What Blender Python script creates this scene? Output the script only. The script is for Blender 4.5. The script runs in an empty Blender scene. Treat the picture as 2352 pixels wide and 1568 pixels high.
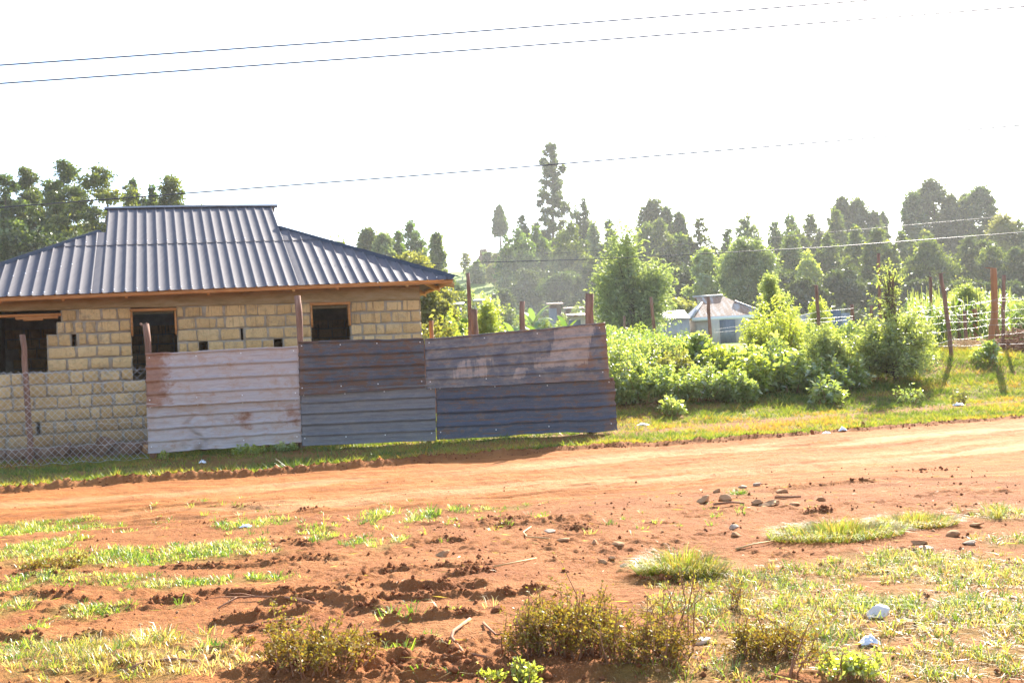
import bpy, bmesh, math, random
import numpy as np
from mathutils import Vector, Matrix

random.seed(7)
RNG = np.random.default_rng(11)
S = bpy.context.scene
COL = S.collection
R_ = math.radians

# ------------------------------------------------------------------ camera
FPX, CX, CY, CAMH = 2450.0, 1176.0, 784.0, 1.2
KD = 1.172      # distances below were first read off for a wider lens; depth stretched from camera
rho = math.atan(0.052)
pit = math.atan(81 * math.cos(rho) / FPX)
FW = np.array([0, math.cos(pit), math.sin(pit)])
_r0 = np.array([1., 0, 0]); _u0 = np.cross(_r0, FW)
RT = _r0 * math.cos(rho) - _u0 * math.sin(rho)
UP = _u0 * math.cos(rho) + _r0 * math.sin(rho)
CAM = np.array([0, 0, CAMH])

def ray(x, y):
    return FW * FPX + RT * (x - CX) - UP * (y - CY)
def PR(x, y, Y):
    d = ray(x, y); return CAM + d * (Y / d[1])
def P(x, y, Y): return PR(x, y, Y * KD)
def G(x, y, h=0.0):
    d = ray(x, y); return CAM + d * ((h - CAMH) / d[2])
def pxm(Y, n=1.0):            # n photo units at (first-read) distance Y, in metres
    return n * Y * KD / FPX
def pxr(Y, n=1.0): return n * Y / FPX

cam = bpy.data.cameras.new('camera'); cam.lens = 37.5; cam.sensor_width = 36.0
cam.clip_start = 0.05; cam.clip_end = 5000
co = bpy.data.objects.new('camera', cam); COL.objects.link(co)
m = Matrix(((RT[0], UP[0], -FW[0]), (RT[1], UP[1], -FW[1]), (RT[2], UP[2], -FW[2]))).to_4x4()
m.translation = Vector(CAM); co.matrix_world = m
S.camera = co

# ------------------------------------------------------------------ light
SUN_AZ, SUN_EL = R_(24), R_(31)
sd = Vector((math.sin(SUN_AZ) * math.cos(SUN_EL), math.cos(SUN_AZ) * math.cos(SUN_EL), math.sin(SUN_EL)))
W = bpy.data.worlds.new('World'); S.world = W; W.use_nodes = True
wn = W.node_tree; bg = wn.nodes['Background']
sky = wn.nodes.new('ShaderNodeTexSky'); sky.sky_type = 'NISHITA'; sky.sun_disc = False
sky.sun_elevation = SUN_EL; sky.sun_rotation = SUN_AZ; sky.air_density = 1.0; sky.dust_density = 4.0; sky.ozone_density = 1.0
sky.altitude = 1800
wn.links.new(sky.outputs[0], bg.inputs[0]); bg.inputs[1].default_value = 0.12
sl = bpy.data.lights.new('sun', 'SUN'); sl.energy = 5.0; sl.angle = R_(0.5); sl.color = (1.0, 0.93, 0.82)
so = bpy.data.objects.new('sun', sl); COL.objects.link(so)
so.rotation_euler = sd.to_track_quat('Z', 'Y').to_euler(); so.location = (20, 30, 60)
S.view_settings.view_transform = 'Standard'; S.view_settings.look = 'None'
S.view_settings.gamma = 1; S.view_settings.exposure = 2.02
S.cycles.max_bounces = 8; S.cycles.transparent_max_bounces = 8
S.cycles.volume_bounces = 1

# ------------------------------------------------------------------ noise
_T = np.random.default_rng(3).random((256, 256))
def vn(x, y, s=0):
    x = np.asarray(x, float) + s * 37.17; y = np.asarray(y, float) + s * 91.3
    xi = np.floor(x).astype(int); yi = np.floor(y).astype(int)
    fx = x - xi; fy = y - yi; fx = fx * fx * (3 - 2 * fx); fy = fy * fy * (3 - 2 * fy)
    a = _T[xi & 255, yi & 255]; b = _T[(xi + 1) & 255, yi & 255]
    c = _T[xi & 255, (yi + 1) & 255]; d = _T[(xi + 1) & 255, (yi + 1) & 255]
    return (a * (1 - fx) + b * fx) * (1 - fy) + (c * (1 - fx) + d * fx) * fy
def fbm(x, y, o=4, s=0):
    t = 0; A = 0.5; f = 1.0; n = 0
    for k in range(o):
        t = t + A * vn(x * f, y * f, s + k); n += A; A *= 0.5; f *= 2.03
    return t / n
def sstep(a, b, x):
    t = np.clip((np.asarray(x, float) - a) / (b - a), 0, 1); return t * t * (3 - 2 * t)

# ------------------------------------------------------------------ object helpers
def np_mesh(name, V, tris=None, quads=None, mat=None, parent=None, attrs=None, uv=None, smooth=False):
    V = np.asarray(V, np.float32).reshape(-1, 3)
    if parent is not None:
        V = V - np.array(root_of(parent).location, np.float32)
    me = bpy.data.meshes.new(name)
    nt = 0 if tris is None else len(tris); nq = 0 if quads is None else len(quads)
    me.vertices.add(len(V)); me.vertices.foreach_set('co', V.ravel())
    li = []
    if nt: li.append(np.asarray(tris, np.int32).ravel())
    if nq: li.append(np.asarray(quads, np.int32).ravel())
    li = np.concatenate(li)
    me.loops.add(len(li)); me.loops.foreach_set('vertex_index', li)
    st = np.concatenate([np.arange(nt) * 3, nt * 3 + np.arange(nq) * 4]).astype(np.int32)
    me.polygons.add(nt + nq); me.polygons.foreach_set('loop_start', st)
    if smooth: me.polygons.foreach_set('use_smooth', np.ones(nt + nq, bool))
    if uv is not None:
        ul = me.uv_layers.new(name='UVMap'); ul.data.foreach_set('uv', np.asarray(uv, np.float32)[li].ravel())
    me.update(calc_edges=True); me.validate()
    for k, a in (attrs or {}).items():
        at = me.attributes.new(k, 'FLOAT', 'POINT'); at.data.foreach_set('value', np.asarray(a, np.float32))
    if mat: me.materials.append(mat)
    o = bpy.data.objects.new(name, me); COL.objects.link(o)
    if parent is not None: o.parent = parent
    return o

def root_of(o):
    while o.parent is not None: o = o.parent
    return o
def tag(o, label=None, cat=None, group=None, kind=None):
    if label: o['label'] = label
    if cat: o['category'] = cat
    if group: o['group'] = group
    if kind: o['kind'] = kind
    return o
def thing(name, loc, label, cat, group=None):
    o = bpy.data.objects.new(name, None); COL.objects.link(o); o.location = Vector(loc); o.empty_display_size = 0.2
    return tag(o, label, cat, group)

class MB:
    def __init__(s): s.v = []; s.t = []; s.q = []; s.r = []
    def add(s, vs, fs, rnd=None):
        o = len(s.v); s.v += [tuple(map(float, v)) for v in vs]
        r = random.random() if rnd is None else rnd
        s.r += [r] * len(vs)
        for f in fs:
            if len(f) == 3: s.t.append([o + i for i in f])
            elif len(f) == 4: s.q.append([o + i for i in f])
            else:
                for k in range(1, len(f) - 1): s.t.append([o + f[0], o + f[k], o + f[k + 1]])
    def box8(s, c, rnd=None):    # 8 corners: bottom 0-3 ccw, top 4-7
        s.add(c, [(3, 2, 1, 0), (4, 5, 6, 7), (0, 1, 5, 4), (1, 2, 6, 5), (2, 3, 7, 6), (3, 0, 4, 7)], rnd)
    def box(s, c, ax, ay, az, rnd=None):   # centre and half axes
        c = np.array(c, float); ax, ay, az = (np.array(a, float) for a in (ax, ay, az))
        s.box8([c - ax - ay - az, c + ax - ay - az, c + ax + ay - az, c - ax + ay - az,
                c - ax - ay + az, c + ax - ay + az, c + ax + ay + az, c - ax + ay + az], rnd)
    def tube(s, pts, rad, n=6, cap=True, rough=0.0, rnd=None):
        pts = [np.array(p, float) for p in pts]
        if not hasattr(rad, '__len__'): rad = [rad] * len(pts)
        vs = []; fs = []
        ref = np.array([0.31, 0.2, 0.93])
        for i, p in enumerate(pts):
            d = pts[min(i + 1, len(pts) - 1)] - pts[max(i - 1, 0)]
            d = d / (np.linalg.norm(d) + 1e-9)
            a = np.cross(d, ref); 
            if np.linalg.norm(a) < .05: a = np.cross(d, [1, 0, 0])
            a /= np.linalg.norm(a); b = np.cross(d, a)
            for k in range(n):
                t = 2 * math.pi * k / n; rr = rad[i] * (1 + rough * random.uniform(-1, 1))
                vs.append(p + (a * math.cos(t) + b * math.sin(t)) * rr)
        for i in range(len(pts) - 1):
            for k in range(n):
                fs.append((i * n + k, i * n + (k + 1) % n, (i + 1) * n + (k + 1) % n, (i + 1) * n + k))
        if cap:
            fs.append(tuple(range(n - 1, -1, -1))); fs.append(tuple((len(pts) - 1) * n + k for k in range(n)))
        s.add(vs, fs, rnd)
    def build(s, name, mat, parent=None, smooth=False):
        return np_mesh(name, s.v, s.t or None, s.q or None, mat, parent, {'rnd': s.r}, smooth=smooth)

# ------------------------------------------------------------------ materials
class NT:
    def __init__(s, name):
        s.m = bpy.data.materials.new(name); s.m.use_nodes = True; s.t = s.m.node_tree
        s.b = s.t.nodes['Principled BSDF']; s.out = s.t.nodes['Material Output']
    def n(s, typ, ins=None, **kw):
        nd = s.t.nodes.new(typ)
        for k, v in kw.items(): setattr(nd, k, v)
        for k, v in (ins or {}).items(): s.set(nd, k, v)
        return nd
    def set(s, nd, k, v):
        i = nd.inputs[k]
        if hasattr(v, 'is_output') or isinstance(v, bpy.types.NodeSocket): s.t.links.new(v, i)
        elif isinstance(v, (tuple, list)) and len(v) == 3 and i.type == 'RGBA': i.default_value = (*v, 1)
        else: i.default_value = v
    def attr(s, name, out='Fac'): return s.n('ShaderNodeAttribute', attribute_name=name).outputs[out]
    def pos(s): return s.n('ShaderNodeNewGeometry').outputs['Position']
    def obj(s): return s.n('ShaderNodeTexCoord').outputs['Object']
    def scale(s, vec, sc):
        return s.n('ShaderNodeMapping', {'Vector': vec, 'Scale': sc}).outputs[0]
    def noise(s, vec, sc=5., det=4., rough=.55, dist=0.):
        return s.n('ShaderNodeTexNoise', {'Vector': vec, 'Scale': sc, 'Detail': det, 'Roughness': rough, 'Distortion': dist}).outputs['Fac']
    def ramp(s, f, stops, interp='LINEAR'):
        r = s.n('ShaderNodeValToRGB', {'Fac': f}); cr = r.color_ramp; cr.interpolation = interp
        while len(cr.elements) > 1: cr.elements.remove(cr.elements[-1])
        cr.elements[0].position = stops[0][0]; cr.elements[0].color = (*col(stops[0][1]), 1)
        for p, c in stops[1:]:
            e = cr.elements.new(p); e.color = (*col(c), 1)
        return r.outputs[0]
    def mix(s, f, a, b, mode='MIX'):
        x = s.n('ShaderNodeMix', data_type='RGBA', blend_type=mode)
        for k, v in ((0, f), (6, a), (7, b)):
            i = x.inputs[k]
            if isinstance(v, bpy.types.NodeSocket): s.t.links.new(v, i)
            elif isinstance(v, (int, float)) and k: i.default_value = (v, v, v, 1)
            elif isinstance(v, (tuple, list)): i.default_value = (*v[:3], 1)
            else: i.default_value = v
        return x.outputs[2]
    def math(s, op, a, b=0.0, clamp=False):
        x = s.n('ShaderNodeMath', {0: a, 1: b}, operation=op, use_clamp=clamp); return x.outputs[0]
    def bump(s, h, st=.5, d=.02):
        return s.n('ShaderNodeBump', {'Height': h, 'Strength': st, 'Distance': d}).outputs[0]
    def fin(s, color=None, rough=.8, normal=None, metal=0., spec=.3):
        if color is not None: s.set(s.b, 'Base Color', color)
        s.set(s.b, 'Roughness', rough); s.set(s.b, 'Metallic', metal); s.set(s.b, 'Specular IOR Level', spec)
        if normal is not None: s.set(s.b, 'Normal', normal)
        return s.m
def col(c): return (c, c, c) if isinstance(c, (int, float)) else c

def foliage(name, dark, mid, light, trans=.45, yel=None, gloss=.06, vary=0.0):
    k = NT(name); t = k.t
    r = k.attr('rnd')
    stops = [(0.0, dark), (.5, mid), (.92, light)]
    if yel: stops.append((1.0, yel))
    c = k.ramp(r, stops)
    if vary:
        oi = k.n('ShaderNodeObjectInfo').outputs['Random']
        hs = k.n('ShaderNodeHueSaturation', {'Color': c, 'Hue': k.math('ADD', k.math('MULTIPLY', oi, .05 * vary), .5 - .03 * vary),
                                             'Value': k.math('ADD', k.math('MULTIPLY', oi, .5 * vary), 1 - .22 * vary)})
        c = hs.outputs[0]
    d = k.n('ShaderNodeBsdfDiffuse', {'Color': c})
    tc = k.mix(1.0, c, (1.25, 1.3, .55), 'MULTIPLY')
    tr = k.n('ShaderNodeBsdfTranslucent', {'Color': tc})
    mx = k.n('ShaderNodeMixShader', {0: trans, 1: d.outputs[0], 2: tr.outputs[0]})
    gl = k.n('ShaderNodeBsdfGlossy', {'Color': (1, 1, 1), 'Roughness': .38})
    m2 = k.n('ShaderNodeMixShader', {0: gloss, 1: mx.outputs[0], 2: gl.outputs[0]})
    t.links.new(m2.outputs[0], k.out.inputs[0]); t.nodes.remove(k.b)
    return k.m

M = {}
# soil / ground
k = NT('soil')
p = k.pos()
n1 = k.noise(p, 1.3, 6, .6); n2 = k.noise(p, 14, 5, .65); n3 = k.noise(p, 70, 3, .6)
base = k.ramp(n1, [(.3, (.25, .088, .026)), (.55, (.335, .134, .040)), (.75, (.42, .19, .066))])
base = k.mix(k.math('MULTIPLY', n2, .55), base, (.17, .058, .024))
rs = k.scale(p, (1, 1, 1))
mp = k.n('ShaderNodeMapping', {'Vector': p, 'Rotation': (0, 0, -R_(14)), 'Scale': (.35, 2.6, 1)}).outputs[0]
ns = k.noise(mp, 2.2, 5, .6)
road = k.ramp(ns, [(.3, (.20, .064, .014)), (.5, (.34, .120, .028)), (.7, (.45, .180, .049))])
road = k.mix(k.math('MULTIPLY', n2, .3), road, (.34, .14, .055))
dust = k.mix(k.math('MULTIPLY', ns, .7), (.60, .37, .19), (.42, .185, .065))
c = k.mix(k.attr('a_road'), base, road)
c = k.mix(k.attr('a_dust'), c, dust)
gr = k.ramp(n1, [(.3, (.16, .11, .03)), (.5, (.15, .17, .035)), (.75, (.26, .15, .055))])
c = k.mix(k.attr('a_green'), c, gr)
fr = k.ramp(k.noise(p, .05, 5, .6), [(.35, (.06, .11, .02)), (.45, (.14, .22, .03)), (.62, (.20, .25, .045)), (.72, (.26, .15, .07))])
c = k.mix(k.attr('a_far'), c, fr)
c = k.mix(k.attr('a_wood'), c, k.ramp(n1, [(.3, (.05, .045, .018)), (.7, (.10, .075, .030))]))  # leaf litter brown, with the shade of the wood put into the colour
c = k.mix(k.math('MULTIPLY', k.ramp(n3, [(.62, 0), (.72, 1)]), .25), c, (.6, .42, .28))
h = k.math('ADD', k.math('MULTIPLY', n2, .7), k.math('ADD', k.math('MULTIPLY', n3, .5), k.math('MULTIPLY', k.noise(p, 190, 2, .6), .25)))
M['soil'] = k.fin(c, .95, k.bump(h, .85, .035), spec=.12)

def simple(name, stops, sc=8., rough=.8, bump=.3, metal=0., spec=.3, stretch=(1, 1, 1), bd=.01):
    k = NT(name); v = k.scale(k.obj(), stretch); n = k.noise(v, sc, 5, .6)
    c = k.ramp(n, stops); M[name] = k.fin(c, rough, k.bump(k.noise(v, sc * 4, 4, .6), bump, bd), metal, spec); return M[name]
# stone blocks
k = NT('stone_block'); p = k.pos()
r = k.attr('rnd')
c = k.ramp(r, [(0, (.54, .345, .150)), (.5, (.65, .430, .195)), (1, (.72, .51, .26))])
nz = k.noise(p, 9, 5, .65); c = k.mix(k.math('MULTIPLY', k.ramp(nz, [(.5, 0), (.8, 1)]), .45), c, (.20, .13, .06))
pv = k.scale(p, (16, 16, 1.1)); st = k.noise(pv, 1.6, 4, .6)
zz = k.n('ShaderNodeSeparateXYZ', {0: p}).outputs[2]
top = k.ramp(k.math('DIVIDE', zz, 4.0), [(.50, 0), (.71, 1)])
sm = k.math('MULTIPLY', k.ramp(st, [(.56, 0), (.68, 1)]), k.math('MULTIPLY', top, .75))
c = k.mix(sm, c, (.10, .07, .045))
low = k.ramp(k.math('DIVIDE', zz, 4.0), [(.10, 1), (.26, 0)])
c = k.mix(k.math('MULTIPLY', k.math('MULTIPLY', low, k.noise(p, 3, 4, .6)), .9), c, (.22, .12, .07))
smr = k.ramp(k.math('ADD', k.math('MULTIPLY', k.noise(p, 2.6, 5, .65), .65), k.math('MULTIPLY', k.noise(p, 17, 4, .7), .35)), [(.54, 0), (.63, 1)])
c = k.mix(k.math('MULTIPLY', smr, .62), c, (.33, .255, .165))
c = k.mix(k.ramp(k.noise(p, .9, 3, .5), [(.35, 0), (.7, .35)]), c, (.30, .20, .105))
pit_ = k.ramp(k.noise(p, 45, 2, .5), [(.66, 0), (.74, 1)])
c = k.mix(k.math('MULTIPLY', pit_, .5), c, (.16, .10, .04))
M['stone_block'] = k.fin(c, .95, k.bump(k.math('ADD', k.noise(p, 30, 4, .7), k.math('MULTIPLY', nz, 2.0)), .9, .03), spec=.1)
simple('mortar', [(.3, (.31, .245, .17)), (.7, (.43, .36, .27))], 6, .95, .6, spec=.1, bd=.02)
# ring beam concrete
k = NT('ring_beam'); p = k.pos(); n1 = k.noise(k.scale(p, (1, 1, 4)), 2.2, 5, .65)
c = k.ramp(n1, [(.3, (.20, .14, .07)), (.5, (.28, .195, .10)), (.72, (.33, .255, .16))])
M['ring_beam'] = k.fin(c, .95, k.bump(k.noise(p, 22, 5, .7), .6, .02), spec=.1)
simple('foundation', [(.3, (.15, .08, .05)), (.5, (.24, .14, .09)), (.75, (.33, .24, .17))], 4, .95, .7, spec=.1, bd=.03)
simple('timber_orange', [(.3, (.36, .14, .04)), (.7, (.52, .24, .08))], 5, .7, .2, stretch=(1, 1, 6))
simple('timber_pale', [(.3, (.50, .29, .10)), (.7, (.62, .40, .17))], 5, .7, .2, stretch=(1, 1, 6))
simple('post_wood', [(.25, (.11, .055, .035)), (.5, (.22, .115, .075)), (.75, (.34, .20, .14))], 3, .85, .8, stretch=(5, 5, .7), bd=.02)
simple('post_orange', [(.3, (.26, .10, .04)), (.7, (.42, .19, .08))], 3, .8, .6, stretch=(5, 5, .7), bd=.02)
simple('bark', [(.3, (.07, .05, .035)), (.7, (.17, .13, .09))], 2, .9, .5, stretch=(3, 3, .6), bd=.05)
simple('twig', [(.3, (.20, .085, .04)), (.7, (.36, .19, .10))], 9, .85, .3)
simple('stone', [(.3, (.33, .16, .07)), (.6, (.46, .26, .13)), (.8, (.55, .38, .24))], 7, .9, .6, spec=.08)
simple('plaster', [(.3, (.62, .53, .44)), (.7, (.78, .73, .68))], 12, .85, .5)
simple('pale_stone', [(.3, (.30, .19, .115)), (.5, (.44, .32, .22)), (.7, (.58, .48, .38))], 9, .85, .5)
simple('clod', [(.3, (.18, .064, .026)), (.7, (.29, .115, .046))], 18, .95, .8, spec=.1, bd=.02)
simple('plastic_white', [(.3, (.70, .69, .67)), (.7, (.84, .83, .82))], 9, .45, .2)
simple('wire', [(.3, (.26, .26, .26)), (.7, (.42, .42, .42))], 4, .5, 0, metal=.6, spec=.4)
simple('mesh_wire', [(.3, (.50, .50, .50)), (.7, (.68, .68, .68))], 4, .4, 0, metal=.4, spec=.5)
simple('cable', [(.3, (.02, .02, .025)), (.7, (.05, .05, .06))], 4, .5, 0)
simple('skin', [(.3, (.05, .028, .018)), (.7, (.07, .04, .026))], 9, .6, 0)
simple('cloth_pale', [(.3, (.30, .33, .36)), (.7, (.38, .40, .42))], 9, .9, 0)
simple('cloth_dark', [(.3, (.03, .035, .045)), (.7, (.05, .055, .07))], 9, .9, 0)
simple('white_paint', [(.3, (.70, .70, .68)), (.7, (.80, .80, .78))], 3, .5, .05)
simple('red_wall', [(.3, (.075, .028, .020)), (.7, (.12, .048, .035))], 2, .9, .2)  # red darkened: the tree shade over the huts is in this colour
simple('dark_inside', [(.3, (.02, .02, .02)), (.7, (.03, .03, .03))], 2, .9, 0)

# roof metal (box profile, grey-blue paint)
k = NT('roof_metal'); p = k.pos()
n1 = k.noise(k.scale(p, (6, .6, .6)), 3, 4, .6)
c = k.ramp(n1, [(.3, (.118, .110, .118)), (.7, (.155, .145, .150))])
M['roof_metal'] = k.fin(c, k.ramp(n1, [(.3, .72), (.7, .86)]), k.bump(k.noise(p, 2.2, 3, .5), .12, .03), .0, .15)
simple('roof_cap', [(.3, (.035, .045, .06)), (.7, (.055, .065, .085))], 3, .4, .05, metal=.3)

def sheet_mat(name, a, b, c_, rust, rust_amt, dirt, dirt_amt, streak=.5, metal=.05, rough=.50):
    k = NT(name); uv = k.n('ShaderNodeUVMap').outputs[0]
    us = k.scale(uv, (3.2, 22, 1)); u2 = k.scale(uv, (3, 1.6, 1))
    n1 = k.noise(us, 2.5, 6, .65); n2 = k.noise(u2, 1.7, 5, .6, .6); n3 = k.noise(u2, 5, 6, .7, .4)
    base = k.ramp(n1, [(.3, a), (.5, b), (.72, c_)])
    base = k.mix(k.math('MULTIPLY', k.ramp(n2, [(.45, 0), (.52, 1)]), .45), base, k.mix(.5, b, c_))
    d = k.ramp(k.math('ADD', k.math('MULTIPLY', n3, .6), k.math('MULTIPLY', n2, .4)), [(.62 - dirt_amt * .25, 0), (.74 - dirt_amt * .2, 1)])
    base = k.mix(k.math('MULTIPLY', d, .8), base, dirt)
    rm = k.ramp(k.math('ADD', k.math('MULTIPLY', n3, .45), k.math('MULTIPLY', k.noise(us, 1.2, 4, .6), .55)), [(.66 - rust_amt * .22, 0), (.70 - rust_amt * .18, 1)])
    base = k.mix(k.math('MULTIPLY', rm, .85), base, rust)
    # rust bleeding from the ends of the sheet
    x = k.n('ShaderNodeSeparateXYZ', {0: uv}).outputs[0]
    edge = k.attr('a_rust')
    em = k.ramp(k.math('ADD', edge, k.math('MULTIPLY', k.math('SUBTRACT', n3, .5), 1.5)), [(.35, 0), (.8, 1)])
    base = k.mix(k.math('MULTIPLY', em, .85), base, k.mix(k.ramp(n3, [(.4, 0), (.65, 1)]), rust, k.mix(.5, rust, (.12, .05, .03))))
    em2 = k.attr('a_mud')
    drip = k.math('ADD', k.math('MULTIPLY', k.noise(k.scale(uv, (55, 2.2, 1)), 1, 3, .6), .75), k.math('MULTIPLY', n3, .3))
    mm = k.ramp(k.math('ADD', em2, k.math('MULTIPLY', k.math('SUBTRACT', drip, .5), 1.6)), [(.46, 0), (.66, 1)])
    base = k.mix(k.math('MULTIPLY', mm, k.ramp(k.math('ADD', n3, k.math('MULTIPLY', n1, .35)), [(.45, .15), (.8, .85)])), base, (.40, .31, .25))
    # thin pale scratches
    sc = k.ramp(k.noise(k.scale(uv, (9, 70, 1)), 2.4, 3, .8), [(.63, 0), (.68, 1)])
    base = k.mix(k.math('MULTIPLY', sc, .55), base, (.50, .46, .45))
    rg = k.math('ADD', rough, k.math('MULTIPLY', k.math('MAXIMUM', d, rm), .35))
    M[name] = k.fin(base, rg, k.bump(k.math('ADD', n2, k.math('MULTIPLY', n3, .4)), .25, .03), metal, .5)
RUST = (.28, .11, .045)
sheet_mat('sheet_lilac', (.30, .25, .242), (.38, .325, .312), (.45, .39, .365), RUST, .24, (.37, .25, .18), .6)
sheet_mat('sheet_slate', (.024, .028, .040), (.050, .053, .066), (.105, .100, .104), (.125, .062, .035), .85, (.20, .165, .145), .3)
sheet_mat('sheet_grey', (.080, .081, .092), (.125, .121, .126), (.19, .178, .175), RUST, .05, (.21, .185, .16), .45)
sheet_mat('sheet_brown', (.050, .055, .078), (.088, .088, .104), (.16, .145, .138), (.25, .13, .065), .45, (.28, .235, .205), .6)
sheet_mat('sheet_navy', (.028, .036, .062), (.050, .058, .086), (.085, .088, .106), (.14, .078, .05), .65, (.16, .135, .12), .3)

# corrugated iron of the far buildings
def corr(name, stops, rough=.45, metal=.4):
    k = NT(name); o = k.obj()
    w = k.n('ShaderNodeTexWave', {'Vector': o, 'Scale': 3.2, 'Distortion': .3}, wave_type='BANDS', bands_direction='X').outputs['Fac']
    n1 = k.noise(k.scale(o, (2.2, .35, .6)), 1.4, 4, .6)
    c = k.ramp(n1, stops)
    M[name] = k.fin(c, rough, k.bump(w, .5, .03), metal, .25)
corr('tin_rust', [(.36, (.42, .38, .35)), (.46, (.36, .26, .20)), (.54, (.29, .16, .10)), (.75, (.23, .115, .07))], .75, .0)
corr('tin_bright', [(.3, (.42, .42, .42)), (.7, (.30, .28, .265))], .5, .2)
corr('tin_grey', [(.3, (.46, .40, .335)), (.6, (.54, .47, .40)), (.8, (.42, .31, .23))], .7, .0)
corr('tin_blue', [(.3, (.13, .15, .18)), (.6, (.18, .20, .23)), (.8, (.24, .23, .22))], .5, .3)

# foliage materials
M['leaf_forest'] = foliage('leaf_forest', (.040, .064, .014), (.095, .132, .028), (.21, .245, .042), .55, (.38, .35, .06), .05, 1.0)
M['leaf_euc'] = foliage('leaf_euc', (.036, .058, .018), (.078, .112, .032), (.17, .205, .044), .52, (.29, .275, .06), .05, .6)
M['leaf_grey'] = foliage('leaf_grey', (.075, .10, .042), (.15, .185, .07), (.26, .29, .105), .52, (.33, .35, .13), .06, .5)
M['leaf_acacia'] = foliage('leaf_acacia', (.13, .165, .075), (.25, .295, .13), (.38, .42, .20), .58, None, .06)
M['leaf_feather'] = foliage('leaf_feather', (.17, .20, .075), (.31, .35, .12), (.46, .48, .20), .60, None, .06)
M['leaf_olive'] = foliage('leaf_olive', (.11, .11, .03), (.21, .205, .055), (.32, .295, .085), .5, (.40, .32, .09), .05)
M['leaf_bright'] = foliage('leaf_bright', (.12, .175, .032), (.26, .325, .075), (.44, .46, .15), .60, (.64, .58, .27), .12)
M['leaf_lime'] = foliage('leaf_lime', (.18, .235, .03), (.34, .385, .065), (.49, .49, .12), .62, (.58, .46, .08), .08)
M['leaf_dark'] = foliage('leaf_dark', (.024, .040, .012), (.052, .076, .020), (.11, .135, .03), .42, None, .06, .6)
M['leaf_brown'] = foliage('leaf_brown', (.13, .05, .016), (.22, .125, .028), (.34, .29, .055), .38, (.48, .46, .12), .025)
M['leaf_maize'] = foliage('leaf_maize', (.08, .14, .025), (.16, .24, .05), (.26, .33, .09), .45, (.38, .32, .14), .025)
M['leaf_banana'] = foliage('leaf_banana', (.06, .11, .02), (.10, .17, .035), (.17, .23, .06), .5, None, .08)
M['grass'] = foliage('grass', (.11, .17, .02), (.26, .31, .05), (.44, .43, .13), .58, (.66, .56, .28), .07)
M['grass_verge'] = foliage('grass_verge', (.10, .145, .02), (.22, .25, .036), (.36, .315, .062), .55, (.38, .215, .06), .03)
def grass_mat(name, stops, trans=.55):
    M[name] = foliage(name, stops[0], stops[1], stops[2], trans, stops[3], .05)
    r_ = [n_ for n_ in M[name].node_tree.nodes if n_.type == 'VALTORGB'][0].color_ramp
    for e_, p_ in zip(r_.elements, (0, .42, .68, .86)): e_.position = p_
    e_ = r_.elements.new(1.0); e_.color = (*stops[4], 1)
M['grass_dry'] = foliage('grass_dry', (.17, .19, .03), (.37, .33, .08), (.54, .43, .16), .55, (.66, .52, .27), .06)
grass_mat('grass_dry', [(.09, .15, .02), (.22, .27, .04), (.42, .36, .11), (.34, .175, .055), (.60, .45, .24)])
grass_mat('grass', [(.08, .16, .02), (.22, .31, .04), (.40, .43, .10), (.40, .27, .09), (.66, .57, .30)])

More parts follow.
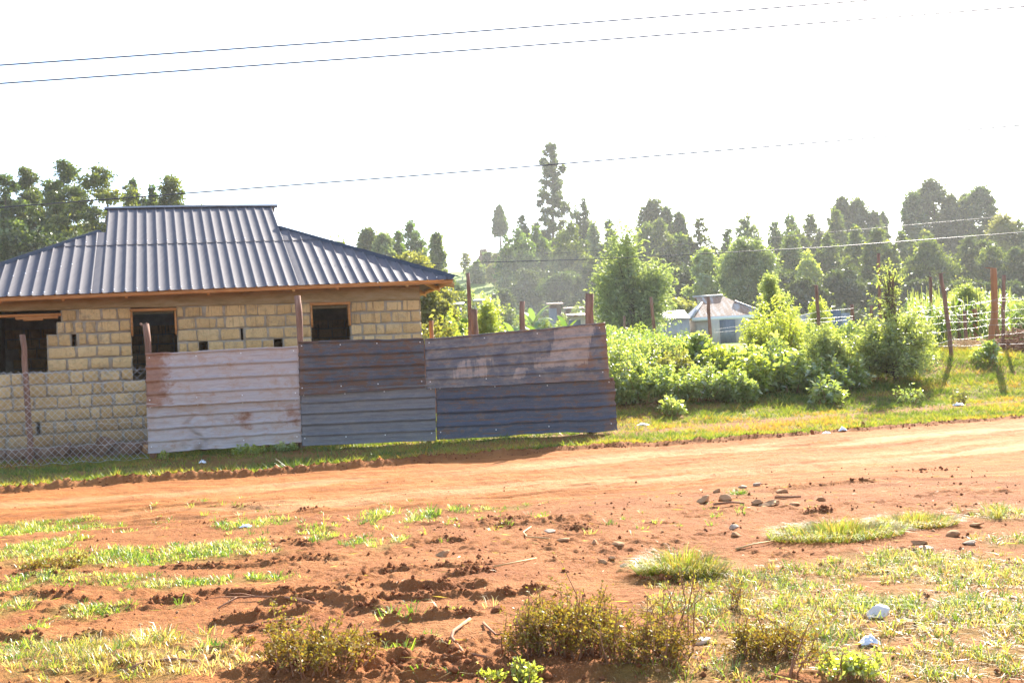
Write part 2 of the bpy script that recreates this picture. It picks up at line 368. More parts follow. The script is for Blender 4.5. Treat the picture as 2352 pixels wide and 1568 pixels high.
# ------------------------------------------------------------------ terrain
TH = R_(14.2); TC, TS = math.cos(TH), math.sin(TH)
def uv_of(X, Y): return X * TC + Y / KD * TS, -X * TS + Y / KD * TC
def xy_of(u, v): return u * TC - v * TS, (u * TS + v * TC) * KD
FK = np.array([0, 30, 45, 70, 110, 160, 200, 260, 300, 400, 900.])
FM = np.array([1.5, 1.5, 2.0, 3.2, 6, 12, 19, 33, 35, 30, 20.])
FR = np.array([1.5, 1.5, 2.0, 3.0, 4.5, 8, 12, 19, 23, 22, 15.])
RIDGES = [  # photo-traced clod ridges on the open soil: points, height, width
    ([(632, 1363), (705, 1358), (796, 1365)], .07, .035), ([(632, 1381), (734, 1378), (837, 1393)], .085, .045),
    ([(790, 1366), (834, 1320)], .05, .045), ([(875, 1308), (968, 1309)], .05, .045),
    ([(892, 1354), (998, 1360), (1097, 1355)], .075, .04), ([(886, 1381), (954, 1384), (1086, 1372)], .065, .035),
    ([(1094, 1381), (1173, 1375), (1252, 1366)], .06, .03), ([(895, 1428), (1085, 1417)], .06, .03),
    ([(998, 1199), (1130, 1206), (1217, 1203), (1320, 1206)], .05, .12), ([(1110, 1190), (1200, 1186)], .06, .07),
    ([(1004, 1302), (1130, 1301)], .035, .03), ([(989, 1243), (1065, 1241)], .03, .03),
    ([(360, 1381), (440, 1376)], .05, .04), ([(463, 1367), (524, 1358), (650, 1363)], .06, .035),
    ([(507, 1426), (633, 1411), (710, 1404)], .06, .03), ([(155, 1470), (243, 1458)], .05, .04), ([(15, 1472), (88, 1467)], .05, .04),
    ([(30, 1320), (146, 1326)], .04, .04), ([(533, 1297), (689, 1282), (780, 1276)], .05, .04), ([(0, 1373), (161, 1370)], .04, .035),
    ([(785, 1496), (867, 1481), (981, 1478)], .08, .04), ([(852, 1537), (911, 1519), (1020, 1525), (1084, 1517)], .085, .04),
    ([(876, 1557), (1101, 1542)], .07, .03), ([(1010, 1480), (1050, 1505)], .05, .03), ([(560, 1442), (700, 1440)], .03, .03),
    ([(1040, 1330), (1130, 1318)], .035, .03), ([(640, 1240), (720, 1246)], .03, .05), ([(380, 1300), (520, 1296)], .03, .03),
    ([(1480, 1340), (1560, 1333)], .05, .04), ([(2040, 1270), (2120, 1266)], .03, .04), ([(1300, 1215), (1345, 1220)], .06, .06),
    ([(820, 1400), (860, 1408)], .05, .06), ([(980, 1530), (1230, 1550), (1500, 1548)], .06, .05), ([(560, 1560), (760, 1550)], .05, .06),
    ([(430, 1205), (520, 1200)], .03, .06), ([(690, 1170), (740, 1168)], .05, .06), ([(540, 1165), (600, 1162)], .03, .05),
    ([(1800, 1130), (1900, 1118), (2010, 1110)], .035, .07), ([(1860, 1180), (1900, 1176)], .05, .05), ([(2060, 1083), (2180, 1072)], .02, .06)]
RIDGES = [([G(*q)[:2] for q in pts], h, w) for pts, h, w in RIDGES]

# grass patches in the foreground: centre, half sizes, blades per m2, height, dryness
LEFT = [(850, 1215, 430, 62, 90, .055, .4), (1020, 1440, 480, 90, 60, .05, .4), (1500, 1200, 420, 50, 40, .05, .5), (420, 1190, 300, 40, 120, .05, .45), (70, 1214, 190, 17, 2600, .055, .45), (330, 1275, 340, 24, 2400, .055, .45), (60, 1270, 110, 32, 2200, .055, .55), (520, 1252, 110, 16, 1500, .055, .45), (560, 1205, 80, 16, 900, .06, .5),
        (560, 1322, 150, 12, 2600, .045, .35), (380, 1340, 130, 13, 3200, .045, .3), (50, 1345, 90, 26, 2400, .05, .4), (220, 1330, 170, 16, 2000, .045, .4), (210, 1400, 120, 20, 2000, .045, .5), (30, 1395, 60, 30, 2000, .05, .35),
        (40, 1500, 120, 36, 2600, .04, .45), (60, 1440, 60, 10, 1200, .04, .5), (480, 1500, 70, 24, 2000, .05, .4), (870, 1182, 55, 10, 1500, .08, .45), (945, 1192, 26, 8, 2600, .08, .5), (992, 1178, 26, 7, 3000, .08, .45), (1060, 1168, 40, 6, 1400, .06, .45), (1115, 1164, 30, 5, 1200, .05, .45),
        (640, 1196, 50, 8, 1200, .05, .4), (735, 1215, 50, 10, 1200, .06, .4), (820, 1240, 60, 8, 1600, .05, .4), (880, 1250, 36, 8, 1600, .06, .4), (740, 1232, 40, 10, 1200, .06, .4), (920, 1235, 30, 10, 1200, .06, .45), (1190, 1160, 40, 5, 900, .05, .4), (1235, 1150, 40, 5, 700, .05, .4),
        (410, 1388, 26, 8, 2000, .05, .35), (690, 1400, 40, 8, 400, .05, .35), (900, 1420, 60, 14, 500, .06, .3), (960, 1500, 120, 20, 260, .07, .3), (1030, 1540, 100, 18, 420, .06, .3), (1130, 1170, 60, 12, 300, .04, .4), (1700, 1141, 34, 5, 2200, .06, .45), (1260, 1480, 60, 20, 300, .06, .4), (870, 1455, 60, 12, 300, .05, .3)]
DRY = [(230, 1500, 260, 46, 2600, .06, .80), (340, 1548, 320, 34, 2600, .055, .74), (400, 1462, 120, 14, 1600, .075, .92), (150, 1545, 170, 28, 2000, .05, .74)]
RIGHT = [(1750, 1332, 280, 38, 2000, .05, .5), (2010, 1290, 290, 24, 1700, .06, .55), (2230, 1320, 260, 50, 1800, .06, .6), (1900, 1400, 430, 60, 2000, .055, .55), (2260, 1430, 260, 90, 2200, .055, .6), (1820, 1480, 330, 56, 2200, .055, .6), (1590, 1400, 140, 36, 900, .055, .5), (2150, 1530, 330, 50, 2200, .05, .6), (1650, 1548, 300, 30, 1200, .05, .45), (2290, 1185, 80, 14, 2600, .09, .55), (2320, 1240, 90, 18, 1500, .06, .55)]

def H(X, Y, micro=True):
    X = np.asarray(X, float); Y = np.asarray(Y, float)
    u, v = uv_of(X, Y)
    bank = np.interp(v, [13.3, 13.6, 15, 16.5, 18.6, 20, 22, 30], [0, .03, .12, .22, .62, 1.05, 1.3, 1.5])
    flat = np.interp(v, [13.3, 13.6, 15, 17, 28, 40], [0, .03, .10, .14, .16, .9])
    h = flat + (bank - flat) * sstep(2.2, 5.5, u)
    Yn = Y / KD; t = X / np.maximum(Yn, 1)
    w = sstep(.0, .22, t)
    far = np.interp(Yn, FK, FM) * (1 - w) + np.interp(Yn, FK, FR) * w
    # the slope falls away again to the far left
    far = np.where(Yn > 30, 1.5 + (far - 1.5) * (1 - .45 * sstep(-.12, -.4, t)), far)
    f = sstep(28, 45, Yn)
    h = h * (1 - f) + far * f
    far_n = (fbm(X * .03, Y * .03, 4, 5) - .5) * np.clip((Y - 40) / 60, 0, 1) * 3.0
    h = h + far_n
    if micro:
        near = np.clip(1 - (Y - 22) / 10, 0, 1)
        h = h + near * ((fbm(X * .6, Y * .6, 3, 1) - .5) * .10 + (fbm(X * 6, Y * 6, 4, 2) - .5) * .026)
        # wind-row of pushed-up earth along the far side of the road
        vr = v - (13.42 + .10 * (fbm(u * .8, u * 0 + 3, 3, 8) - .5))
        amp = np.interp(u, [-8, 1, 5, 9, 20], [.09, .12, .07, .05, .05])
        h = h + amp * np.exp(-np.where(vr < 0, -vr / .075, vr / .15) ** 2) * (.15 + .9 * fbm(u * 4, v * 4, 3, 9) + 1.0 * (fbm(u * 17, v * 17, 3, 10) - .3))
        vr2 = v - 13.18
        h = h + .03 * np.exp(-(vr2 / .06) ** 2) * fbm(u * 3, v * 3, 3, 4)
        # wheel hollows
        for vc, dpt in ((11.8, .055), (9.5, .045)):
            h = h - dpt * np.exp(-((v - vc) / .33) ** 2)
        # cross-grained crumbs of the road crown
        onr = sstep(8, 9, v) * sstep(13.4, 13.0, v)
        h = h + (.052 * (fbm(u * .7, v * 8, 4, 12) - .5) + .024 * (fbm(u * 2.2, v * 26, 3, 13) - .5) + .014 * (fbm(u * 13, v * 15, 3, 14) - .5)) * onr
        sel = (Y > 2.5) & (Y < 13) & (np.abs(X) < 9)
        if np.any(sel):
            xs = X[sel]; ys = Y[sel]; add = np.zeros(xs.shape)
            crumb = fbm(xs * 11, ys * 11, 4, 20); fine = fbm(xs * 34, ys * 34, 3, 21)
            wob = (fbm(xs * 4, ys * 4, 4, 22) - .5) * .11
            for pts, hh, ww in RIDGES:
                L = [np.hypot(b[0] - a[0], b[1] - a[1]) for a, b in zip(pts[:-1], pts[1:])]; tot = sum(L); s0 = 0
                best = np.zeros(xs.shape)
                for (a, b), l in zip(zip(pts[:-1], pts[1:]), L):
                    d = (b - a) / l; d = d if d[0] > 0 else -d
                    rx, ry = xs - (a + b)[0] / 2, ys - (a + b)[1] / 2
                    al = rx * d[0] + ry * d[1]; tt = np.clip(al, -l / 2, l / 2)
                    side = -rx * d[1] + ry * d[0] + wob       # + is the far side of the crest
                    over = np.abs(al - tt)
                    dd = np.where(side < 0, -side / (ww * .75), side / (ww * 2.6)) + over / (ww * 1.6)
                    best = np.maximum(best, np.exp(-dd ** 2.0))
                add = np.maximum(add, best * hh * (.26 + .62 * crumb) + np.clip(best * 2, 0, 1) * (fine - .5) * .026)
            mk = np.clip((fbm(xs * 1.7, ys * 2.6, 4, 31) - .50) * 5, 0, 1) * sstep(10.4, 9.2, ys)
            cl = mk * (np.clip(fbm(xs * 13, ys * 13, 4, 32) - .42, 0, 1) * .075) + (fine - .5) * .013 * sstep(11.5, 9.5, ys)
            h = np.array(h); h[sel] = h[sel] + add + cl
    return h

def HP(X, Y): return float(H(np.array([X]), np.array([Y]))[0])
def on_ground(x, y, y0=12., y1=400.):
    d = ray(x, y); d = d / d[1]
    Ys = np.linspace(y0, y1, 3000); zz = CAM[2] + d[2] * Ys; hh = H(d[0] * Ys, Ys, False)
    i = np.where(zz < hh)[0]
    Yh = Ys[i[0]] if len(i) else y1
    return np.array([d[0] * Yh, Yh, HP(d[0] * Yh, Yh)])

ang = np.concatenate([np.linspace(-38, 38, 860), np.linspace(38, 322, 80)[1:-1]]) * math.pi / 180
rad = np.concatenate([[0.02, .6, 1.2, 1.8, 2.4], np.geomspace(3.0, 12, 620), np.geomspace(12, 32, 260)[1:], np.geomspace(32, 1000, 110)[1:]])
A_, RR = np.meshgrid(ang, rad)
TX, TY = RR * np.sin(A_), RR * np.cos(A_)
TZ = H(TX, TY)
nA, nR = len(ang), len(rad)
idx = np.arange(nA * nR).reshape(nR, nA)
q = np.stack([idx[:-1], np.roll(idx, -1, 1)[:-1], np.roll(idx, -1, 1)[1:], idx[1:]], -1).reshape(-1, 4)[:, ::-1]
TV = np.stack([TX, TY, TZ], -1).reshape(-1, 3)
U_, V_ = uv_of(TV[:, 0], TV[:, 1])
vnear = np.interp(U_, [-12, -2.6, 2.1, 7, 14], [10.4, 9.9, 8.3, 7.2, 6.6]) + (fbm(U_ * .8, V_ * .8, 3, 40) - .5) * .9
a_road = sstep(-.25, .35, V_ - vnear) * sstep(13.4, 13.25, V_) * (TV[:, 1] < 120)
nz = fbm(U_ * .5, V_ * 4, 4, 41); nz2 = fbm(U_ * 1.3, V_ * 7, 4, 44)
wid = np.interp(U_, [-6, 2, 8, 14], [.20, .3, .42, .5])
dst = np.interp(U_, [-8, 0, 5, 9, 14], [.35, .6, .75, 1, 1])
a_dust = (np.exp(-((V_ - 12.05) / wid) ** 2) + np.exp(-((V_ - 9.75) / (wid * 1.2)) ** 2) * np.interp(U_, [-2, 4], [.8, 1])) * sstep(.32, .62, nz * .6 + nz2 * .4) * 1.0 * dst
a_dust = np.clip(a_dust, 0, 1) * a_road
gn = fbm(TV[:, 0] * .9, TV[:, 1] * .9, 4, 50)
path = np.exp(-((V_ - np.interp(U_, [0, 5, 9, 14], [14.6, 14.9, 15.3, 15.6])) / .26) ** 2) * sstep(2, 5, U_)
gn5 = fbm(TV[:, 0] * 4.5, TV[:, 1] * 4.5, 4, 70)
a_green = sstep(13.42, 13.65, V_) * np.clip(.35 + 1.2 * (gn - .3), 0, 1) * (1 - .8 * path)
for (cx, cy, rx, ry, dens, h_, dry) in LEFT + DRY + RIGHT:
    if dens < 800: continue
    c_ = G(cx, cy); e_ = pxr(c_[1], rx); y0_, y1_ = G(cx, cy + ry)[1], G(cx, cy - ry)[1]
    d_ = np.hypot((TV[:, 0] - c_[0]) / e_, (TV[:, 1] - (y0_ + y1_) / 2) / ((y1_ - y0_) / 2))
    a_green = np.maximum(a_green, .36 * sstep(1.15, .5, d_ + .9 * (gn5 - .5)))
a_far = sstep(28, 46, TV[:, 1])
fc = TV[q].mean(1)
fr_ = a_road[q].mean(1) > .5
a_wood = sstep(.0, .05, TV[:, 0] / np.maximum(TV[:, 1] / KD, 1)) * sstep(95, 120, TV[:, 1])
def sub_mesh(name, qs, kind):
    un, inv = np.unique(qs.ravel(), return_inverse=True)
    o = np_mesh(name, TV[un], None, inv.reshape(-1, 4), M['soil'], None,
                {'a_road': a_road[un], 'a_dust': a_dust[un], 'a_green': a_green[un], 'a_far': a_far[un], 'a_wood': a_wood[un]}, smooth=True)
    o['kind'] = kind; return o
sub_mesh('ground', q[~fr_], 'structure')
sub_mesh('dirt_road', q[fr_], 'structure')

# ------------------------------------------------------------------ the stone house
HT = R_(18.2); HU = np.array([math.cos(HT), math.sin(HT), 0]); HN = np.array([math.sin(HT), -math.cos(HT), 0])
C0 = PR(966, 720, 21.4); C0[2] = 0
ZV = np.array([0, 0, 1.])
def hw(a, b, z): return C0 - HU * a + HN * b + ZV * z
def hit(x, y, b):
    d = ray(x, y); o = C0 + HN * b; t = ((o - CAM) @ HN) / (d @ HN); w = CAM + d * t
    return -(w - C0) @ HU, w[2]
HL, HD = 8.5, 7.9
house = thing('stone_house', hw(HL / 2, -HD / 2, .1), 'unfinished yellow stone block house with grey metal roof and empty window openings', 'house')
def hbox(mb, a0, a1, b0, b1, z0, z1, rnd=None):
    mb.box8([hw(a1, b1, z0), hw(a0, b1, z0), hw(a0, b0, z0), hw(a1, b0, z0), hw(a1, b1, z1), hw(a0, b1, z1), hw(a0, b0, z1), hw(a1, b0, z1)], rnd)
PITCH = .2245; ROW0 = 2.84
rows = [(ROW0 - (i + 1) * PITCH, ROW0 - i * PITCH) for i in range(11)]
def opening(i, z0, z1):
    zc = (z0 + z1) / 2; o = []
    if 1.68 < zc < 2.84: o.append((6.68 if zc > 2.6 else 6.76 if zc > 2.39 else 6.93, 8.2))
    if 1.46 < zc < 2.84: o.append((4.68, 5.49))
    if 1.55 < zc < 2.84: o.append((1.415, 2.19))
    return o
holes = []
for (x0, x1, y) in ((164, 176, 785), (457, 478, 793), (629, 650, 785), (553, 559, 768), (84, 93, 987), (730, 738, 745)):
    a1, z = hit(x0, y, 0); a0, _ = hit(x1, y, 0); holes.append((a0, a1, z))
mort = MB(); blk = MB()
for i, (z0, z1) in enumerate(rows):
    cuts = opening(i, z0, z1) + [(a0, a1) for a0, a1, z in holes if z0 <= z < z1]
    cuts.sort(); segs = []; a = 0.0
    for c0, c1 in cuts:
        if c0 > a: segs.append((a, c0))
        a = max(a, c1)
    if a < HL: segs.append((a, HL))
    for s0, s1 in segs:
        hbox(mort, s0, s1, -.2, random.uniform(-.001, .001), z0, z1)
        a = s0 + (.0 if s0 > 0 else 0.005); first = True
        while a < s1 - .04:
            L = random.choice([.36, .37, .38, .39, .4, .36, .17, .22, .28])
            if first and i % 2: L = .2
            first = False
            if s1 - a - L < .12: L = s1 - a - .004
            e = min(a + L, s1 - .004)
            g = random.choice([.02, .025, .03, .035, .05, .065]); zb = z0 + random.uniform(.018, .036); zt = z1 - random.uniform(.008, .024)
            f = random.uniform(.012, .03); j = lambda q=.011: random.uniform(-q, q); ins = .008
            A0, A1 = a + g * .5, e - g * .5
            if A1 - A0 > .03:
                back = [(A1, zb), (A0, zb), (A0, zt), (A1, zt)]; back = [(x + j(), z + j()) for x, z in back]
                cen = ((A0 + A1) / 2, (zb + zt) / 2)
                vs = [hw(x, -.01, z) for x, z in back]
                # eight-sided rough face
                ring = []
                for q_ in range(4):
                    x0_, z0_ = back[q_]; x1_, z1_ = back[(q_ + 1) % 4]
                    for t_ in (.06, .35, .65, .94):
                        ring.append((x0_ + (x1_ - x0_) * t_ + j(.005), z0_ + (z1_ - z0_) * t_ + j(.005)))
                ring2 = [(x + (cen[0] - x) * .045 + j(.002), z + (cen[1] - z) * .07 + j(.002)) for x, z in ring]
                n_ = len(ring)
                vs = [hw(x, -.01, z) for x, z in ring] + [hw(x, f * .75, z) for x, z in ring] + [hw(x, f + j(.003), z) for x, z in ring2]
                fs = [(k_, (k_ + 1) % n_, n_ + (k_ + 1) % n_, n_ + k_) for k_ in range(n_)]
                fs += [(n_ + k_, n_ + (k_ + 1) % n_, 2 * n_ + (k_ + 1) % n_, 2 * n_ + k_) for k_ in range(n_)]
                fs.append(tuple(range(2 * n_, 3 * n_)))
                blk.add(vs, fs)
            a = e
zb_ = rows[-1][0]
# the course above the ring beam
cut = [hit(748, 657, 0)[0], hit(355, 670, 0)[0]]
a = 0.0; z0, z1 = 3.125, 3.27
segs = []; s = 0.
for c_ in sorted(cut): segs.append((s, c_ - .09)); s = c_ + .1
segs.append((s, HL))
for s0, s1 in segs:
    hbox(mort, s0, s1, -.2, 0, z0, z1); a = s0
    while a < s1 - .1:
        e = min(a + random.uniform(.36, .42), s1)
        hbox(blk, a + .015, e - .015, -.05, .018, z0 + .012, z1 - .01); a = e
# side and back walls with the same stone
for side in (0, 1):
    a0 = 0.0 if side == 0 else HL - .2
    hbox(mort, a0, a0 + .2, -HD, -.2, .1, 3.28)
mort_b = MB()
hbox(mort_b, .2, HL - .2, -HD, -HD + .2, .1, 3.28)
def two_mat(name, mb1, m1, mb2, m2, parent):
    n1 = len(mb1.v); tri = [list(t) for t in mb1.t] + [[i + n1 for i in t] for t in mb2.t]; qd = [list(t) for t in mb1.q] + [[i + n1 for i in t] for t in mb2.q]
    o = np_mesh(name, mb1.v + mb2.v, tri or None, qd or None, M[m1], parent, {'rnd': mb1.r + mb2.r}); o.data.materials.append(M[m2])
    mi = np.array([int(min(t) >= n1) for t in tri + qd], np.int32); o.data.polygons.foreach_set('material_index', mi); return o

for wall_a in (0.0, HL):       # blocks laid on the outer side walls
    sgn = -1 if wall_a == 0 else 1
    for z0, z1 in rows + [(3.125, 3.27)]:
        b = -.02
        while b > -HD + .2:
            e = b - random.uniform(.3, .4)
            a_ = wall_a + sgn * .018
            lo, hi = sorted((wall_a - sgn * .02, a_))
            hbox(blk, lo, hi, e + .012, b - .012, z0 + .015, z1 - .012); b = e
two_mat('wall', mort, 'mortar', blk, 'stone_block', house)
mort_b.build('back_wall', M['mortar'], house)
inn = MB(); inb = MB()
hbox(inn, .2, HL - .2, -5.6, -5.4, .1, 3.1)
hbox(inn, 6.0, 6.2, -5.4, -.2, .1, 3.1); hbox(inn, 3.0, 3.2, -5.4, -.2, .1, 3.1)
for z0, z1 in rows:
    a = .25
    while a < HL - .5:
        e = a + random.uniform(.33, .42); hbox(inb, a + .012, e - .012, -5.45, -5.385, z0 + .014, z1 - .012); a = e
two_mat('interior_wall', inn, 'mortar', inb, 'stone_block', house)
nb_, mb_ = 260, 12
aa_, zz_ = np.meshgrid(np.linspace(0, HL, nb_), np.linspace(0, 1, mb_))
zlo = 2.835 + .03 * (fbm(aa_[0] * 2.2, aa_[0] * 0, 4, 90) - .5); zhi = 3.125 + .02 * (fbm(aa_[0] * 3, aa_[0] * 0 + 4, 3, 91) - .5)
bv = np.array([[hw(aa_[i_, j_], .022 + .022 * (fbm(aa_[i_, j_] * 3.0, zz_[i_, j_] * 2.2, 4, 92) - .5) - .012 * (i_ in (0, mb_ - 1)), zlo[j_] + (zhi[j_] - zlo[j_]) * zz_[i_, j_]) for j_ in range(nb_)] for i_ in range(mb_)]).reshape(-1, 3)
ix_ = np.arange(nb_ * mb_).reshape(mb_, nb_); nn_ = nb_ * mb_
bq_ = np.stack([ix_[:-1, :-1], ix_[1:, :-1], ix_[1:, 1:], ix_[:-1, 1:]], -1).reshape(-1, 4)
bk_ = bv - HN * .2; ed_ = np.concatenate([ix_[0], ix_[1:, -1], ix_[-1, ::-1][1:], ix_[::-1, 0][1:]])
np_mesh('ring_beam', np.concatenate([bv, bk_]), None, np.concatenate([bq_, bq_[:, ::-1] + nn_, np.stack([ed_[:-1], ed_[1:], ed_[1:] + nn_, ed_[:-1] + nn_], -1)]), M['ring_beam'], house, smooth=True)
fd = MB(); fdm = MB()
hbox(fdm, 0, HL, -.2, .03, -.15, zb_)
for zz0, zz1 in ((.02, .20), (.20, zb_)):
    a = 0.
    while a < HL:
        e = a + random.uniform(.3, .62); f = random.uniform(.04, .10)
        hbox(fd, a + .015, min(e, HL) - .015, -.05, f, zz0 + random.uniform(.005, .03), zz1 - random.uniform(.005, .03)); a = e
two_mat('foundation', fdm, 'foundation', fd, 'foundation', house)
# timber frames of the openings
for a0, a1, zt, dz in ((6.68, 8.2, 2.775, 0), (4.68, 5.49, 2.815, .45), (1.415, 2.19, 2.835, .42)):
    fm = MB()
    hbox(fm, a0 - .01, a1 + .01, -.17, .028, zt - .045, zt)
    if dz:
        hbox(fm, a0 + .001, a0 + .036, -.15, .03, zt - .045 - dz, zt - .046); hbox(fm, a1 - .036, a1 - .001, -.15, .03, zt - .045 - dz, zt - .046)
    else:
        hbox(fm, a0 + .05, a0 + .75, -.12, .034, zt - .09, zt - .05); hbox(fm, a0 + .3, a0 + .62, -.05, .05, zt - .12, zt - .075)
    fm.build('window_frame', M['timber_orange'], house)
# lintel gap above frames is closed by the beam; eave timbers
ZE, BE, TP = 3.16, .55, .50
AR, AL = -.60, 9.15
RUN, RG = 4.5, 3.05
GA, GB = 2.36, 5.98       # ends of the raised middle part
def tilt(a): return -.017 * (a - 1.0)
for x in (3, 146, 290, 477, 672, 772, 931):
    a_, _ = hit(x, 665, .3); rf = MB()
    p0, p1 = hw(a_, -.05, ZE + tilt(a_) + (BE + .05) * TP - .09), hw(a_, BE - .06, ZE + tilt(a_) - .065)
    rf.box((p0 + p1) / 2, HU * .024, ZV * .045, (p1 - p0) / 2); rf.build('rafter', M['timber_pale' if x in (672, 931) else 'timber_orange'], house)
for b_ in (-.5, -1.7, -2.9, -4.1, -5.3, -6.5):
    rf = MB(); p0, p1 = hw(.05, b_, 3.13 + .69 * TP - .10), hw(AR + .05, b_, 3.13 - .05)
    rf.box((p0 + p1) / 2, HN * .024, ZV * .045, (p1 - p0) / 2); rf.build('rafter', M['timber_pale'], house)
hp = MB(); p0, p1 = hw(.1, .1 - .2, 3.13 + .72 * TP - .12), hw(AR + .03, BE - .03, 3.13 - .06)
hp.box((p0 + p1) / 2, (HU * .7 + HN * .7) * .022, ZV * .05, (p1 - p0) / 2); hp.build('hip_rafter', M['timber_pale'], house)
fs_ = MB()
fs_.box8([hw(a_, b_, ZE + tilt(a_) + z_) for z_ in (-.075, -.004) for a_, b_ in ((AL - .03, BE - .05), (AR + .03, BE - .05), (AR + .03, BE - .075), (AL - .03, BE - .075))]); fs_.build('fascia_board', M['timber_orange'], house)
fs2 = MB(); hbox(fs2, AR + .05, AR + .075, -HD - .4, BE - .08, ZE + .01 - .075, ZE + .02); fs2.build('fascia_board', M['timber_pale'], house)
mt = MB(); a_, z_ = hit(362, 668, .03); hbox(mt, a_ - .12, a_ + .12, .035, .06, z_ - .07, 3.3); mt.build('metal_offcut', M['roof_metal'], house)
bs = MB(); bs.tube([hw(*hit(866, 647, .12)[:1], .12, hit(866, 647, .12)[1]), hw(*hit(875, 664, .12)[:1], .12, hit(875, 664, .12)[1])], .014, 5); bs.build('blue_strap', M['tin_blue'], house)

# roof: ribbed sheets on the front slope
prof = []      # (a offset, height)
a = AR; rp = .193
while a < AL + .3:
    prof += [(a, 0), (a + .150, 0), (a + .160, .015), (a + .182, .015)]; a += rp
def smax(a):
    r = min(a - AR, AL - a)
    if GA < a < GB: return RUN
    return min(max(r, 0.0), RG)
sl_n = np.array([0, TP, 1.]) / math.hypot(1, TP)
def roofpt(a, run, h): return hw(a, BE - run + sl_n[1] * h, ZE + tilt(a) + run * TP + sl_n[2] * h)
rv = []; rq = []
LAP = 2.35
for part, (lo, hi, off) in enumerate(((0, LAP + .03, 0.0), (LAP - .05, RUN, .012))):
    prev = None
    for i in range(len(prof)):
        a, hh = prof[i]; a = min(max(a, AR), AL); sm_ = smax(a)
        # keep both sides of the gablet step
        t0, t1 = min(lo, sm_), min(hi, sm_)
        sagg = .004 * math.sin(a * 7)
        i0 = len(rv); rv += [roofpt(a, t0, hh + off + sagg), roofpt(a, t1, hh + off + sagg)]
        if prev is not None:
            pa, ps, pi = prev
            if abs(ps - sm_) < .6: rq.append((i0, i0 + 1, pi + 1, pi))
            else:
                t = min(hi, min(ps, sm_)); tt0 = min(lo, min(ps, sm_))
                j0 = len(rv); rv += [roofpt(a, tt0, hh + off), roofpt(a, t, hh + off), roofpt(pa, t, off), roofpt(pa, tt0, off)]
                rq.append((j0, j0 + 1, j0 + 2, j0 + 3))
        prev = (a, sm_, i0)
rf = np_mesh('roof', rv, None, rq, M['roof_metal'], house)
rp_ = MB()
ym = -HD - BE
zr = ZE + RUN * TP; bm = BE - RUN
g0, g1 = AR + RG, AL - RG
def rpt(a, b, z): return hw(a, b, z - .012 + tilt(a))
rp_.add([rpt(AR, BE, ZE), rpt(AR, BE - 2 * RUN, ZE), rpt(g0, BE - 2 * RUN + RG, ZE + RG * TP), rpt(g0, BE - RG, ZE + RG * TP)], [(0, 1, 2, 3)])
rp_.add([rpt(AL, BE, ZE), rpt(AL, BE - 2 * RUN, ZE), rpt(g1, BE - 2 * RUN + RG, ZE + RG * TP), rpt(g1, BE - RG, ZE + RG * TP)], [(3, 2, 1, 0)])
rp_.add([rpt(AR, BE - 2 * RUN, ZE), rpt(AL, BE - 2 * RUN, ZE), rpt(g1, BE - 2 * RUN + RG, ZE + RG * TP), rpt(GB, bm, zr), rpt(GA, bm, zr), rpt(g0, BE - 2 * RUN + RG, ZE + RG * TP)], [(0, 1, 2, 5), (5, 2, 3, 4)])
for ga, gr_ in ((GA + .12, 0), (GB - .12, 0)):
    rp_.add([rpt(ga, BE - RG, ZE + RG * TP), rpt(ga, BE - 2 * RUN + RG, ZE + RG * TP), rpt(ga, bm, zr)], [(0, 1, 2)])
rp_.build('side_roof', M['roof_metal'], house)
# caps along ridge, hips and rakes
def cap(path, name, w=.10):
    mb = MB()
    vs = []; n_ = len(path)
    for pt, sd_ in path:
        pt = np.array(pt); sd_ = np.array(sd_); sd_ = sd_ / np.linalg.norm(sd_)
        wob = .006 * random.uniform(-1, 1)
        vs += [pt - sd_ * w - ZV * (.035 - wob), pt - sd_ * .02 + ZV * .02, pt + sd_ * .02 + ZV * .02, pt + sd_ * w - ZV * (.035 + wob)]
    fs = []
    for i in range(n_ - 1):
        for k_ in range(3): fs.append((i * 4 + k_, i * 4 + k_ + 1, i * 4 + 5 + k_, i * 4 + 4 + k_))
    mb.add(vs, fs); return mb.build(name, M['roof_cap'], rf)
N_ = 14
cap([(hw(GA - .06 + (GB - GA + .12) * t / N_, bm, zr + tilt(GA + (GB - GA) * t / N_) + .030 + .012 * math.sin(math.pi * t / N_)), HN) for t in range(N_ + 1)], 'ridge_cap', .12)
cap([(hw(AR - .03 + (g0 - AR + .03) * t / N_, BE + .03 - (RG + .03) * t / N_, ZE + tilt(AR + (g0 - AR) * t / N_) + RG * TP * t / N_ + .045), HU + HN * .8) for t in range(N_ + 1)], 'hip_cap')
cap([(hw(AL + .03 - (AL - g1 + .03) * t / N_, BE + .03 - (RG + .03) * t / N_, ZE + tilt(AL - (AL - g1) * t / N_) + RG * TP * t / N_ + .045), HN * .8 - HU) for t in range(N_ + 1)], 'hip_cap')
simple('screw', [(.3, (.7, .7, .72)), (.7, (.8, .8, .8))], 4, .4, 0)
def bit(name, c, e, mat, parent, _m={}):      # a small screw or nail head, all of one kind share a mesh
    key = (e, mat)
    if key not in _m:
        b_ = MB(); b_.tube([(0, e * .7, 0), (0, 0, 0), (0, -e * .5, 0)], [e, e * .9, e * .4], 8); o_ = b_.build(name, M[mat]); _m[key] = o_.data; bpy.data.objects.remove(o_)
    o_ = bpy.data.objects.new(name, _m[key]); COL.objects.link(o_); o_.parent = parent; o_.location = Vector(np.array(c) - np.array(root_of(parent).location)); return o_
for i in range(0, len(prof), 4):
    a = prof[i][0] + .164; sm_ = smax(min(a, AL))
    if not AR + .3 < a < 8.0: continue
    bit('roof_screw', roofpt(a, .07, .026), .013, 'screw', rf)
    if sm_ > 1.5: bit('roof_screw', roofpt(a, LAP + .10 if sm_ > LAP + .3 else sm_ * .5, .033), .011, 'screw', rf)

